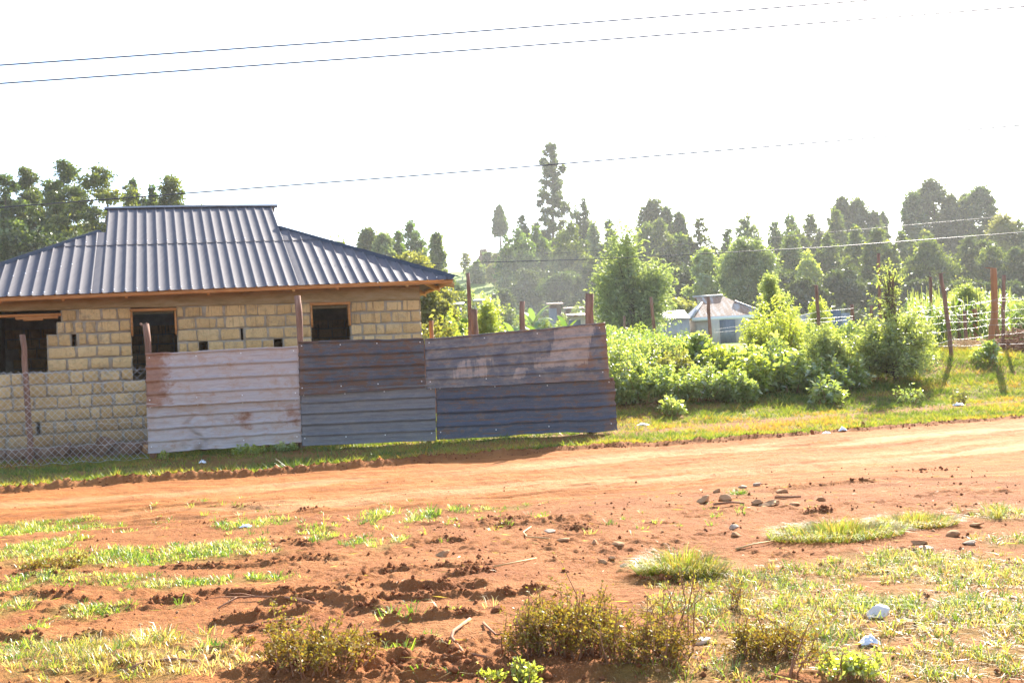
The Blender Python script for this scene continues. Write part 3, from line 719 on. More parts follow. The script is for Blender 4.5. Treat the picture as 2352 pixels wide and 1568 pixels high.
# ------------------------------------------------------------------ sheet-iron fence along the road
def fy(x): return 15.35 + (x - 335) / (1415 - 335) * .75
fence = thing('iron_sheet_fence', (*P(880, 1020, fy(880))[:2], .12), 'patched fence of old ribbed iron sheets nailed to wooden posts beside the road', 'fence')
def sheet(name, c4, mat, off, nribs, label=None, ragged=.012, rust=None, mud=None, dent=.01, fold=None, seed=0):
    (tl, tr, br, bl) = c4; NU, NV = 90, 12 * nribs
    c4 = [P(x, y, fy(x) + off) for x, y in c4]
    rg = np.random.default_rng(seed + 100)
    u = np.linspace(0, 1, NU); v = np.linspace(0, 1, NV)
    UU, VV = np.meshgrid(u, v)
    e_t = (fbm(u * 9, u * 0, 3, seed) - .5) * ragged * 2; e_b = (fbm(u * 11, u * 0 + 5, 3, seed + 1) - .5) * ragged * 2
    e_l = (fbm(v * 9, v * 0 + 9, 3, seed + 2) - .5) * ragged; e_r = (fbm(v * 13, v * 0 + 3, 4, seed + 3) - .5) * ragged * 2.2
    b0 = c4[0][None, None] * ((1 - UU) * (1 - VV))[..., None] + c4[1] * (UU * (1 - VV))[..., None] + c4[2] * (UU * VV)[..., None] + c4[3] * ((1 - UU) * VV)[..., None]
    b0[..., 2] += e_t[None, :] * (1 - VV) + e_b[None, :] * VV
    b0[..., 0] += e_l[:, None] * (1 - UU) + e_r[:, None] * UU
    ph = (VV * nribs + .35) % 1.0
    rib = np.clip(np.minimum((ph - .30) / .07, (.50 - ph) / .045), 0, 1) * .046
    rib2 = np.exp(-((ph - .86) / .05) ** 2) * .006
    d = rib + rib2 + (fbm(UU * 4, VV * 2.2, 4, seed + 7) - .5) * dent * 3.4 + .02 * np.sin(UU * 3.1 + seed)
    if fold is not None:
        fu, amp = fold
        cr = np.exp(-((UU - fu - .05 * np.sin(VV * 9)) / .03) ** 2) * amp * VV
        d = d - cr + (fbm(UU * 22, VV * 9, 3, seed + 4) - .5) * amp * 1.1 * np.exp(-((UU - fu) / .2) ** 2) * VV
    b0[..., 1] -= d
    ar = np.zeros_like(UU); am = np.zeros_like(UU)
    for (ru, rw, rv0, rv1, s_) in (rust or []):
        ar = np.maximum(ar, np.exp(-np.abs((UU - ru) / rw) ** 2) * sstep(rv0 - .1, rv0, VV) * sstep(rv1 + .1, rv1, VV) * s_)
    for (mu, mw, mv0, mv1, s_) in (mud or []):
        am = np.maximum(am, np.exp(-np.abs((UU - mu - .10 * (mv0 - VV)) / mw) ** 4) * sstep(mv0 - .05, mv0, VV) * sstep(mv1 + .06, mv1 - .05, VV) * s_)
    ix = np.arange(NU * NV).reshape(NV, NU)
    qd = np.stack([ix[:-1, :-1], ix[1:, :-1], ix[1:, 1:], ix[:-1, 1:]], -1).reshape(-1, 4)
    Wd = np.linalg.norm(c4[1] - c4[0]); Hd = np.linalg.norm(c4[3] - c4[0])
    # thickness: a second skin 3 mm behind
    V2 = b0.reshape(-1, 3); Vb = V2 + np.array([0, .003, 0]); nn = len(V2)
    border = np.concatenate([ix[0, :], ix[1:, -1], ix[-1, ::-1][1:], ix[::-1, 0][1:]])
    bq = np.stack([border[:-1], border[1:], border[1:] + nn, border[:-1] + nn], -1)
    allq = np.concatenate([qd, qd[:, ::-1] + nn, bq])
    uvs = np.stack([UU * Wd / 2.6 + seed * .37, (1 - VV) * Hd / .9 + seed * .61], -1).reshape(-1, 2)
    o = np_mesh(name, np.concatenate([V2, Vb]), None, allq, M[mat], fence,
                {'a_rust': np.tile(ar.ravel(), 2), 'a_mud': np.tile(am.ravel(), 2)}, np.concatenate([uvs, uvs]), smooth=False)
    if label: o['label'] = label
    # nails
    for uu in (.03, .33, .62, .97):
        for vv in (.1, .88):
            i = int(vv * (NV - 1)), int(uu * (NU - 1)); bit('nail', b0[i] - np.array([0, .006, 0]), .011, 'screw', o)
    return o
sheet('iron_sheet', [(335, 812), (685, 794), (690, 917), (337, 934)], 'sheet_lilac', -.03, 4, 'lilac grey iron sheet with a rusty left end', .016,
      rust=[(0.0, .16, 0, .96, 1.15)], dent=.012, seed=1)
sheet('iron_sheet', [(337, 926), (690, 908), (693, 1016), (341, 1041)], 'sheet_lilac', 0, 4, 'lilac grey iron sheet crumpled near its left end', .016,
      rust=[(.62, .12, .3, .6, .6), (.95, .1, .2, .6, .6)], fold=(.30, .09), dent=.014, seed=2)
sheet('iron_sheet', [(686, 784), (973, 776), (978, 890), (688, 908)], 'sheet_slate', -.045, 4, 'dark slate iron sheet with brown scuffs', .012,
      rust=[(.0, .05, .7, 1, .9), (.2, .2, .9, 1, .8), (.02, .03, 0, 1, .8)], dent=.012, seed=3)
sheet('iron_sheet', [(690, 898), (1000, 882), (1002, 1011), (693, 1024)], 'sheet_grey', -.012, 5, 'plain mid grey iron sheet', .010, dent=.008, seed=4)
sheet('iron_sheet', [(975, 778), (1390, 741), (1400, 871), (979, 893)], 'sheet_brown', -.06, 5, 'dust brown iron sheet with pale mud drips', .012,
      rust=[(1.0, .06, 0, 1, .75), (.86, .09, .45, .75, .7), (.75, .5, .93, 1, .5)], mud=[(.83, .12, .05, .72, 1.0), (.72, .13, .55, .72, 1.0), (.27, .12, .5, .85, .62), (.52, .04, .72, .9, .9)], dent=.012, seed=5)
sheet('iron_sheet', [(1001, 882), (1411, 868), (1418, 988), (1003, 1008)], 'sheet_navy', 0, 4, 'dark navy iron sheet with a torn right edge', .022,
      rust=[(.99, .06, 0, .5, .9), (.93, .05, .0, .3, .6), (.96, .05, .85, 1, .7)], dent=.012, seed=6)
def post_mesh(parent, name, x0, y0, x1, y1, Y, r, mat='post_wood', bend=0.0, ground=True, top_r=.92, n=9, twigs=0):
    t_, b_ = P(x0, y0, Y), P(x1, y1, Y)
    if ground: b_ = np.array([b_[0], b_[1], HP(b_[0], b_[1]) - .08])
    mb = MB(); pts = []; rr = []
    for k_ in range(n + 1):
        f = k_ / n; q_ = b_ + (t_ - b_) * f
        q_ = q_ + np.array([bend * math.sin(f * math.pi) + .012 * r / .05 * random.uniform(-1, 1), .01 * random.uniform(-1, 1), 0])
        pts.append(q_); rr.append(r * (1 + (top_r - 1) * f) * random.uniform(.94, 1.06))
    mb.tube(pts, rr, 10, rough=.05)
    for k_ in range(twigs):
        i = random.randint(n // 3, n); q_ = pts[i]; s_ = random.choice((-1, 1))
        mb.tube([q_, q_ + np.array([s_ * r * 2.6, 0, random.uniform(-.01, .04)])], [r * .2, r * .1], 5)
    return mb.build(name, M[mat], parent, smooth=False)
# posts behind and through the sheets (a fork-topped one at the left end)
po = post_mesh(fence, 'post', 335, 744, 352, 1062, fy(340) + .10, .060, 'post_wood', .03)
tw = MB(); t_ = P(335, 744, fy(340) + .10)
tw.tube([t_ + np.array([-.05, 0, -.03]), t_ + np.array([-.10, .0, .015])], .022, 6); tw.tube([t_ + np.array([.01, 0, -.02]), t_ + np.array([.012, 0, .03])], .012, 5)
tw.build('fork', M['post_wood'], po)
post_mesh(fence, 'post', 684, 679, 693, 1034, fy(690) + .10, .058, 'post_wood', .015)
post_mesh(fence, 'post', 1353, 675, 1360, 985, fy(1350) + .13, .080, 'post_wood')
post_mesh(fence, 'post', 975, 790, 985, 1015, fy(980) + .14, .05, 'post_wood')

# chain-link mesh to the left of the sheets
mesh_f = thing('chain_link_fence', (*P(120, 1060, 15.1)[:2], .12), 'rusty wire mesh fence on rough posts in front of the stone house', 'fence')
def mp_(s, t):   # s: 0 right end .. 1 left, t: height 0..1
    x = 341 - s * 560; yb = 1052 + s * 33; yt = 842 + s * 20
    p_ = P(x, yb + (yt - yb) * t, 15.35 + s * -.45)
    return p_ + np.array([0, -.04 * math.sin(s * 14) * t, 0])
wm = MB(); nd = 34; hgt = .385
for k_ in range(-14, nd + 2):
    for sg in (1, -1):
        pts = []
        for j_ in range(0, 13):
            t = j_ / 12; s = k_ / nd + (t if sg > 0 else (1 - t)) * hgt
            if 0 <= s <= 1:
                zz = .004 * random.uniform(-1, 1)
                pts.append(mp_(s, t) + np.array([zz, sg * .004, .004 * random.uniform(-1, 1)]))
        if len(pts) > 1: wm.tube(pts, .0026, 3, cap=False)
for t in (.0, .18, .40, .62, .85, .98):
    pts = [mp_(s / 40, t + .012 * math.sin(s * 1.3 + t * 9)) + np.array([0, -.012, 0]) for s in range(41)]
    wm.tube(pts, .0024, 3, cap=False)
for k_ in range(60):
    q_ = mp_(random.random() * .75, random.choice((.18, .40, .62, .85, .98))); d = np.array([random.uniform(-.02, .02), random.uniform(-.02, 0), random.uniform(-.02, .02)])
    wm.tube([q_ - d, q_ + d], .002, 3, cap=False)
wm.build('wire_mesh', M['mesh_wire'], mesh_f)
post_mesh(mesh_f, 'post', 52, 768, 70, 1072, 15.25, .050, 'post_wood', .02)

# wooden posts of the plot fence behind
def lone_post(name, label, x0, y0, x1, y1, Y, r, mat='post_wood', bend=0.0, twigs=0, group='posts behind the iron sheets', ground=True):
    b_ = P(x1, y1, Y); g = HP(b_[0], b_[1])
    o = post_mesh(None, name, x0, y0, x1, y1, Y, r, mat, bend, ground, twigs=twigs)
    return tag(o, label, 'post', group)
lone_post('fence_post', 'short round post beside the right corner of the stone house', 990, 736, 992, 780, 19.2, .050, 'post_orange')
lone_post('fence_post', 'short post standing just right of the tall thin pole', 1088, 710, 1090, 775, 19.5, .075)
lone_post('fence_post', 'tall thin crooked dark pole rising behind the iron sheets', 1075, 627, 1068, 775, 20.0, .045, 'post_wood', .03)
lone_post('fence_post', 'pale leaning post with slanted top behind the brown iron sheet', 1199, 692, 1202, 765, 18.5, .058, 'post_wood', -.01)

# ------------------------------------------------------------------ leaves, trees
def leaf_quads(rg, pts, L, ln, wd, droop=0.0, curl=.15):
    """pts (N,3) leaf base, L (N,3) long axis, ln (N) lengths, wd (N) widths -> verts, quads"""
    n = len(pts)
    L = L / (np.linalg.norm(L, axis=1, keepdims=True) + 1e-9)
    r = rg.normal(size=(n, 3)); Wv = np.cross(L, r); Wv /= (np.linalg.norm(Wv, axis=1, keepdims=True) + 1e-9)
    Nn = np.cross(L, Wv)
    mid = pts + L * (ln * .45)[:, None] + Nn * (ln * curl * .5)[:, None]
    tip = pts + L * ln[:, None] - np.array([0, 0, 1.]) * (ln * droop)[:, None]
    V = np.stack([pts, mid + Wv * (wd * .5)[:, None], tip, mid - Wv * (wd * .5)[:, None]], 1).reshape(-1, 3)
    Q = np.arange(n * 4).reshape(n, 4)
    return V, Q
def leaf_cloud(rg, cen, radi, n, size, aspect=.55, outb=.6, upb=0.0, shell=.55, droop=.1, tip_light=.25, blur=.0):
    cen = np.asarray(cen, float); radi = np.asarray(radi, float)
    w = (radi[:, 0] * radi[:, 1] * radi[:, 2]) ** (2 / 3); w = w / w.sum()
    ci = rg.choice(len(cen), n, p=w)
    d = rg.normal(size=(n, 3)); d /= np.linalg.norm(d, axis=1, keepdims=True)
    rr = shell + (1 - shell) * rg.random(n) ** .6
    rr = np.where(rg.random(n) < .2, rg.random(n) ** .5, rr) * (1 + .12 * rg.normal(size=n))
    pts = cen[ci] + radi[ci] * d * (rr * (1 + blur * rg.normal(size=n)))[:, None]
    L = d * outb + rg.normal(size=(n, 3)) * .6 + np.array([0, 0, upb])
    ln = size * (.4 + 1.3 * rg.random(n) ** 1.6); wd = ln * aspect * (.8 + .4 * rg.random(n))
    V, Q = leaf_quads(rg, pts, L, ln, wd, droop)
    cl = rg.random(len(cen))[ci]
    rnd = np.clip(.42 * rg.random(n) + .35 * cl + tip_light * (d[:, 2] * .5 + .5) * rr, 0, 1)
    return V, Q, np.repeat(rnd, 4)
def proto_obj(name, V, Q, rnd, mat):
    me_o = np_mesh(name, V, None, Q, mat, None, {'rnd': rnd}); me = me_o.data
    bpy.data.objects.remove(me_o); return me
def mb_mesh(mb, name, mat):
    o = mb.build(name, mat); me = o.data; bpy.data.objects.remove(o); return me

def clumps_cone(rg, t0=.12, n=46, R=.5, top=.05, pw=.75):
    c = []; r = []
    lead = [(0., 0., 1.0, .84)]
    for k_ in range(int(rg.integers(2, 5))):
        a = rg.uniform(0, 6.28); q_ = R * rg.uniform(.38, .62); lead.append((q_ * math.cos(a), q_ * math.sin(a), rg.uniform(.70, .95), rg.uniform(.46, .68)))
    per = n // len(lead) + 4
    for lx, ly, lt, lw in lead:
        for k_ in range(per):
            t = t0 + (lt - t0) * (k_ + .5) / per; f_ = (t - t0) / (lt - t0)
            e = R * lw * max(top, (1 - f_ ** 2.2)) ** .85 * (1 if f_ > .15 else .75 + 1.7 * f_) * rg.uniform(.75, 1.15)
            a = k_ * 2.4 + rg.random() * .8; q_ = e * rg.uniform(.3, 1.0)
            s_ = R * lw * rg.uniform(.24, .48) * (.45 + .55 * e / (R * lw))
            c.append((lx + q_ * math.cos(a), ly + q_ * math.sin(a), t)); r.append((s_, s_, s_ * .3))
    return c, r
_tp = {}
def tree_meshes(kind, mat, var, Wm, Hm, leaf, n):
    """crown and trunk built at the tree's own size so that leaves stay leaf sized"""
    key = (kind, mat, var)
    rg = np.random.default_rng(sum(map(ord, kind + mat)) * 13 + var)
    if kind in ('cone', 'narrow'): c, r = clumps_cone(rg, .14, 92, .5)
    elif kind == 'tall':      # loose tiers of clumps on a long bare-looking stem
        c = []; r = []
        for k_ in range(80):
            t = .10 + .88 * (k_ + .5) / 80
            e = .5 * np.interp(t, [.1, .3, .5, .7, .9, 1], [.75, .95, 1, .74, .42, .04]); a = k_ * 2.4 + rg.random() * 1.2; q_ = e * rg.uniform(.25, 1.0)
            s_ = rg.uniform(.10, .19) * (1.15 - .65 * t); c.append((q_ * math.cos(a), q_ * math.sin(a), t)); r.append((s_, s_, s_ * .17))
    elif kind == 'round':
        c = []; r = []
        for k_ in range(52):
            d = rg.normal(size=3); d /= np.linalg.norm(d); q_ = rg.uniform(.35, .82); s_ = rg.uniform(.12, .2)
            c.append((d[0] * q_ * .5, d[1] * q_ * .5, .57 + d[2] * q_ * .43)); r.append((s_, s_, s_ * .7))
    elif kind == 'open':
        c = []; r = []
        for k_ in range(46):
            t = .30 + .68 * (k_ + .5) / 46
            e = .5 * np.interp(t, [.3, .5, .75, .9, 1], [.6, 1, .8, .45, .05]); a = k_ * 2.4 + rg.random() * 1.5; q_ = e * rg.uniform(.3, .95)
            s_ = rg.uniform(.10, .17); c.append((q_ * math.cos(a), q_ * math.sin(a), t)); r.append((s_, s_, s_ * .42))
    elif kind == 'spread':
        c = []; r = []
        for k_ in range(44):
            a = rg.uniform(0, 6.28); q_ = .5 * math.sqrt(rg.random()); z = .92 - .5 * (q_ / .5) ** 2 * rg.uniform(.3, 1) - rg.uniform(0, .35)
            s_ = rg.uniform(.09, .16); c.append((q_ * math.cos(a), q_ * math.sin(a), z)); r.append((s_ * 1.2, s_ * 1.2, s_ * .55))
    elif kind == 'lollipop':
        c = []; r = []
        for k_ in range(26):
            t = .60 + .40 * (k_ + .5) / 26
            e = .62 * np.interp(t, [.60, .68, .82, 1], [.65, 1, .70, .04]); a = k_ * 2.4; q_ = e * rg.uniform(.2, .8)
            s_ = rg.uniform(.14, .22) * (.4 + .6 * e / .5); c.append((q_ * math.cos(a), q_ * math.sin(a), t)); r.append((s_, s_, s_ * .26))
    sc = np.array([Wm, Wm, Hm]); c = np.array(c) * sc; r = np.array(r)
    r = np.stack([r[:, 0] * Wm, r[:, 1] * Wm, np.maximum(r[:, 2] * Hm, r[:, 0] * Wm * .55)], 1)
    sh = {'tall': .4, 'open': .4, 'spread': .4}.get(kind, .6)
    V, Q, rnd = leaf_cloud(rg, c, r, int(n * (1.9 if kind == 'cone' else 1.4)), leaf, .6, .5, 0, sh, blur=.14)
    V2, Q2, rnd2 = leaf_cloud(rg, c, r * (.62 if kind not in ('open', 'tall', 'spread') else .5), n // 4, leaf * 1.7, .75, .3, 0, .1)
    V, Q, rnd = np.concatenate([V, V2]), np.concatenate([Q, Q2 + len(V)]), np.clip(np.concatenate([rnd + .06, rnd2 * .7]), 0, 1)  # added inner leaves get a darker colour, painting shade into the crown
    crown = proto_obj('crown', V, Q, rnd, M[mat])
    tr = MB(); st = random.getstate(); random.seed(var + 5)
    r0 = (.012 * Hm + .06) * (1.7 if kind == 'lollipop' else 1.0); topz = {'round': .6, 'spread': .55}.get(kind, .93) * Hm
    lean = Wm * .05
    pts = [np.array([lean * math.sin(f * 3 + var), lean * math.cos(f * 2.3), -.3 + (topz + .3) * f]) for f in np.linspace(0, 1, 9)]
    tr.tube(pts, [r0 * (1 - .85 * f) for f in np.linspace(0, 1, 9)], 7)
    for k_ in range(0, len(c), 2 if kind in ('open', 'tall', 'spread', 'round') else 5):
        e = c[k_]; zb = max(.12 * Hm, min(topz, e[2] - .35 * math.hypot(e[0], e[1]) - .05 * Hm)); f = (zb + .3) / (topz + .3)
        b_ = np.array([lean * math.sin(f * 3 + var), lean * math.cos(f * 2.3), zb]); m_ = (b_ + e) / 2 + np.array([0, 0, -.02 * Hm])
        tr.tube([b_, m_, e], [r0 * .32 * (1.2 - f), r0 * .2, r0 * .07], 4, cap=False)
    random.setstate(st)
    return crown, mb_mesh(tr, 'trunk', M['bark'])
def place_tree(name, label, x, y, Y, wD, kind, mat, leaf=None, n=7000, cat='tree', group=None, sink=0.0, base=None):
    """x,y: where the tip shows; the foot stands on the terrain below it at distance Y"""
    wD = wD * {'cone': 1.75, 'open': 1.35, 'tall': 1.45, 'round': 1.15}.get(kind, 1.0) * (1.25 if group == LG and x < 420 else .78 if 1080 < x < 1420 else 1)
    tip = P(x, y, Y); g = HP(tip[0], tip[1]) if base is None else base
    Hm = max(tip[2] - g, 1.0); Wm = pxm(Y, wD)
    leaf = (leaf or .0022 * Y) * 1.25
    key = (kind, mat, round(Wm / Hm, 1), round(leaf, 1), n)
    lst = _tp.setdefault(key, [])
    if len(lst) < 2:
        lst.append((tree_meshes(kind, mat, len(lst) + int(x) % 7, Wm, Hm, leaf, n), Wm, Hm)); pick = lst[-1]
    else: pick = random.choice(lst)
    (cr, tk), W0, H0 = pick
    t = thing(name, (tip[0], tip[1], g), label, cat, group)
    t.rotation_euler = (0, 0, random.uniform(0, 6.28)); t.scale = (Wm / W0, Wm / W0, Hm / H0)
    for nm, me in (('crown', cr), ('trunk', tk)):
        o = bpy.data.objects.new(nm, me); COL.objects.link(o); o.parent = t
    return t

FG = 'trees on the wooded slope'
LG = 'tall trees behind the house'
T_ = [
 # left of and behind the stone house
 ('eucalyptus_tree', 'broad grey green eucalyptus at the left edge, crown cut by the frame', 14, 405, 72, 105, 'cone', 'leaf_euc', .155, 40000, LG),
 ('eucalyptus_tree', 'pale topped eucalyptus between the leftmost tree and the pointed tallest one', 62, 386, 74, 95, 'cone', 'leaf_euc', .155, 40000, LG),
 ('eucalyptus_tree', 'pointed tallest tree of the clump behind the left of the metal roof', 152, 370, 70, 120, 'cone', 'leaf_euc', .155, 40000, LG),
 ('eucalyptus_tree', 'broad bright green tree whose crown rises over the left roof hip', 232, 382, 68, 150, 'cone', 'leaf_forest', .155, 42000, LG),
 ('eucalyptus_tree', 'small slim tree peeking out left of the ridge end of the metal roof', 306, 414, 80, 46, 'cone', 'leaf_euc', .155, 19000, LG),
 ('eucalyptus_tree', 'rounded yellow green tree showing right above the roof ridge', 390, 404, 72, 100, 'cone', 'leaf_forest', .155, 36000, LG),
 ('eucalyptus_tree', 'thin dark tree tucked against the left of the tree above the ridge', 350, 430, 76, 44, 'cone', 'leaf_euc', .155, 19000, LG),
 ('dark_tree', 'dark dense low tree at the left edge beside the roof hip', 45, 490, 62, 110, 'round', 'leaf_dark', .18, 12000, LG),
 ('dark_tree', 'dark dense low tree behind the middle of the left roof hip', 150, 500, 62, 120, 'round', 'leaf_dark', .18, 12000, LG),
 # between the roof and the hill
 ('round_tree', 'small round bright tree just clearing the right roof slope', 772, 533, 110, 40, 'round', 'leaf_forest', .25, 5000, LG),
 ('open_tree', 'loose spreading tree behind the right roof slope', 846, 529, 130, 66, 'open', 'leaf_euc', .3, 6000, LG),
 ('open_tree', 'loose grey green tree between the spreading tree and the dark cone', 880, 539, 128, 52, 'open', 'leaf_grey', .3, 6000, LG),
 ('cone_tree', 'dark solid cone shaped tree left of the tallest tree past the roof', 914, 534, 132, 46, 'cone', 'leaf_forest', .3, 6000, LG),
 ('cone_tree', 'tallest of the trees past the right end of the roof', 941, 508, 140, 66, 'cone', 'leaf_euc', .3, 8000, LG),
 ('wispy_tree', 'wispy leaning tree standing above the right roof corner', 1003, 539, 120, 40, 'open', 'leaf_grey', .3, 4500, LG),
 ('wattle_tree', 'broad yellowish wattle tree filling the gap above the right roof corner', 945, 574, 60, 190, 'spread', 'leaf_olive', .18, 14000, LG),
 ('wattle_tree', 'olive wattle tree close to the right corner of the stone house', 990, 634, 34, 100, 'round', 'leaf_olive', .12, 9000, LG),
 # hilltop
 ('lone_tree', 'lone tree with a heart shaped crown on a bare thin stem against the sky', 1146, 475, 250, 46, 'lollipop', 'leaf_euc', .5, 4500, 'trees on the hilltop'),
 ('hill_tree', 'small dark tree beside the ruined house on the hilltop', 1120, 578, 252, 24, 'round', 'leaf_euc', .5, 2500, 'trees on the hilltop'),
 ('brown_tree', 'brownish tree at the foot of the lone bare stemmed tree', 1143, 579, 248, 30, 'round', 'leaf_olive', .5, 2500, 'trees on the hilltop'),
 ('hill_tree', 'dark tree at the left end of the tall wood on the hilltop', 1165, 562, 240, 30, 'round', 'leaf_forest', .5, 3000, 'trees on the hilltop'),
 ('field_tree', 'dark pointed tree standing on the green field', 1095, 604, 225, 40, 'cone', 'leaf_grey', .45, 4000, 'trees on the green field'),
 ('field_tree', 'pale round tree standing on the green field', 1131, 608, 220, 34, 'round', 'leaf_olive', .45, 3000, 'trees on the green field'),
 ('sapling', 'spindly almost leafless sapling on the field skyline', 1069, 582, 245, 18, 'open', 'leaf_olive', .5, 300, 'trees on the green field'),
 # tall group right of the field
 ('tall_eucalyptus', 'towering eucalyptus with loose tiers, tallest tree in view', 1263, 323, 205, 92, 'tall', 'leaf_euc', .38, 14000, FG),
 ('slim_tree', 'slim pointed tree at the upper left of the towering eucalyptus', 1197, 499, 190, 44, 'cone', 'leaf_euc', .4, 5000, FG),
 ('broad_tree', 'broad dark tree with yellow rims left of the towering eucalyptus foot', 1190, 528, 175, 84, 'cone', 'leaf_forest', .36, 8000, FG),
 ('broad_tree', 'yellow tipped tree directly below the towering eucalyptus', 1230, 521, 180, 66, 'cone', 'leaf_forest', .38, 7000, FG),
 ('broad_tree', 'large rounded tree right of the towering eucalyptus foot', 1310, 511, 165, 108, 'cone', 'leaf_forest', .34, 11000, FG),
 ('slim_tree', 'narrow steeple shaped tree right of the towering eucalyptus', 1340, 456, 195, 48, 'cone', 'leaf_euc', .4, 5500, FG),
 ('slim_tree', 'short grey tree beside the narrow steeple tree', 1361, 515, 185, 48, 'cone', 'leaf_grey', .4, 5000, FG),
 ('slim_tree', 'grey topped tree behind the left side of the feathery acacia', 1400, 508, 185, 56, 'cone', 'leaf_euc', .4, 6000, FG),
 # right of the acacia
 ('forest_tree', 'tall open topped tree rising behind the feathery acacia', 1497, 460, 190, 70, 'open', 'leaf_euc', .4, 7000, FG),
 ('forest_tree', 'slender tree right of the tall open topped one', 1530, 482, 188, 42, 'open', 'leaf_euc', .4, 5000, FG),
 ('forest_tree', 'bluish slender tree at the left of the gap of sky', 1561, 492, 185, 38, 'open', 'leaf_euc', .4, 5000, FG),
 ('forest_tree', 'dense dome of leaves just above the right lobe of the acacia', 1513, 502, 175, 82, 'cone', 'leaf_forest', .36, 8000, FG),
 ('forest_tree', 'small dense tree wedged above the acacia middle', 1482, 512, 172, 56, 'cone', 'leaf_euc', .36, 6000, FG),
 ('lit_tree', 'yellow green pointed tree beside the right lobe of the acacia', 1565, 540, 150, 60, 'cone', 'leaf_forest', .32, 8000, FG),
 ('lit_tree', 'low yellow green dome touching the right lobe of the acacia', 1535, 553, 148, 60, 'cone', 'leaf_forest', .32, 8000, FG),
 ('forest_tree', 'twin lobed tree at the right of the gap of sky left of centre wood', 1606, 503, 155, 62, 'cone', 'leaf_forest', .32, 8000, FG),
 ('climbed_tree', 'thin tree wrapped in bright green climbers behind the tin house', 1617, 578, 115, 74, 'open', 'leaf_bright', .24, 7000, FG),
 ('forest_tree', 'small far tree low in the gap of sky', 1655, 552, 210, 40, 'round', 'leaf_euc', .45, 4000, FG),
 ('forest_tree', 'short dark tree at the left flank of the broad grey green tree', 1670, 528, 150, 40, 'cone', 'leaf_euc', .33, 5000, FG),
 ('forest_tree', 'pale topped tree above the broad grey green tree', 1711, 502, 160, 84, 'cone', 'leaf_grey', .34, 8000, FG),
 ('broad_grey_tree', 'broad grey green tree behind the right end of the tin house', 1712, 532, 105, 135, 'round', 'leaf_grey', .22, 16000, FG),
 ('lit_tree', 'yellow tinted tree just right of the broad grey green tree', 1777, 512, 165, 56, 'cone', 'leaf_forest', .35, 7000, FG),
 ('forest_tree', 'dark dome topped tree left of a paired crown', 1815, 494, 175, 58, 'cone', 'leaf_forest', .37, 7000, FG),
 ('forest_tree', 'paired crown tree in the middle of the wood', 1860, 494, 175, 66, 'cone', 'leaf_forest', .37, 8000, FG),
 ('forest_tree', 'pointed tree standing in front of the dark dome', 1823, 520, 160, 50, 'cone', 'leaf_euc', .34, 6000, FG),
 ('forest_tree', 'large dark pointed tree below the pointed one, left middle of the wood', 1815, 540, 140, 80, 'cone', 'leaf_forest', .3, 9000, FG),
 ('lit_tree', 'small glowing yellow tree low in the dark wood', 1853, 578, 130, 48, 'cone', 'leaf_lime', .28, 5000, FG),
 ('forest_tree', 'tall spire tree in front of the open round crown', 1919, 481, 165, 52, 'cone', 'leaf_forest', .35, 7000, FG),
 ('open_forest_tree', 'open round crown with sky showing, centre right of the wood', 1931, 456, 185, 58, 'open', 'leaf_euc', .4, 6000, FG),
 ('open_forest_tree', 'open crown joined to the right of the round one', 1968, 461, 185, 66, 'open', 'leaf_euc', .4, 6000, FG),
 ('open_forest_tree', 'small open crown left of the notch of sky', 2006, 489, 185, 38, 'open', 'leaf_euc', .4, 4000, FG),
 ('open_forest_tree', 'tiny slim crown in the notch of sky', 2028, 494, 190, 20, 'open', 'leaf_euc', .4, 2500, FG),
 ('forest_tree', 'pointed tree below and left of the spire tree', 1899, 541, 145, 58, 'cone', 'leaf_forest', .31, 8000, FG),
 ('lit_tree', 'pale spire with yellow edges in the middle of the wood', 1964, 522, 140, 58, 'cone', 'leaf_forest', .3, 8000, FG),
 ('forest_tree', 'dark bullet shaped tree with a bright rim', 2014, 526, 130, 70, 'cone', 'leaf_forest', .28, 10000, FG),
 ('lit_tree', 'yellow green tree at the bottom of the notch of sky', 2069, 535, 150, 46, 'cone', 'leaf_forest', .32, 6000, FG),
 ('lit_tree', 'yellow topped tree below the tall open crown', 2125, 533, 150, 56, 'cone', 'leaf_forest', .32, 7000, FG),
 ('forest_tree', 'wide dark dome tree standing forward below the tall open crown', 2130, 550, 125, 112, 'cone', 'leaf_forest', .27, 13000, FG),
 ('open_forest_tree', 'tall open crown, highest of the wood at the right', 2137, 416, 185, 96, 'open', 'leaf_euc', .4, 9000, FG),
 ('open_forest_tree', 'open crown leaning left beside the highest crown', 2096, 446, 182, 62, 'open', 'leaf_euc', .4, 6000, FG),
 ('open_forest_tree', 'open crown right of the highest one with a thin top', 2181, 453, 182, 54, 'open', 'leaf_euc', .4, 5500, FG),
 ('open_forest_tree', 'lacy crown second highest of the wood', 2250, 432, 180, 86, 'open', 'leaf_euc', .4, 8000, FG),
 ('open_forest_tree', 'thin spike of leaves left of the lacy crown', 2214, 447, 184, 34, 'open', 'leaf_euc', .4, 4000, FG),
 ('flat_tree', 'flat topped layered tree below and right of the lacy crown', 2296, 490, 150, 120, 'spread', 'leaf_olive', .3, 10000, FG),
 ('forest_tree', 'bright tree cut by the right edge of the frame', 2340, 508, 150, 62, 'cone', 'leaf_forest', .32, 7000, FG),
 ('forest_tree', 'dark tree at the right edge in front of the bright one', 2330, 572, 125, 84, 'cone', 'leaf_euc', .27, 9000, FG),
 ('forest_tree', 'dark leafy tree right of the wide dome tree', 2225, 545, 135, 90, 'cone', 'leaf_euc', .29, 9000, FG),
 ('forest_tree', 'dark tree between the dome tree and the right edge', 2275, 560, 130, 84, 'cone', 'leaf_forest', .28, 9000, FG),
 # lower dark storey
 ('understorey_tree', 'dark low tree under the yellow green pointed tree', 1570, 600, 125, 90, 'round', 'leaf_dark', .27, 8000, FG),
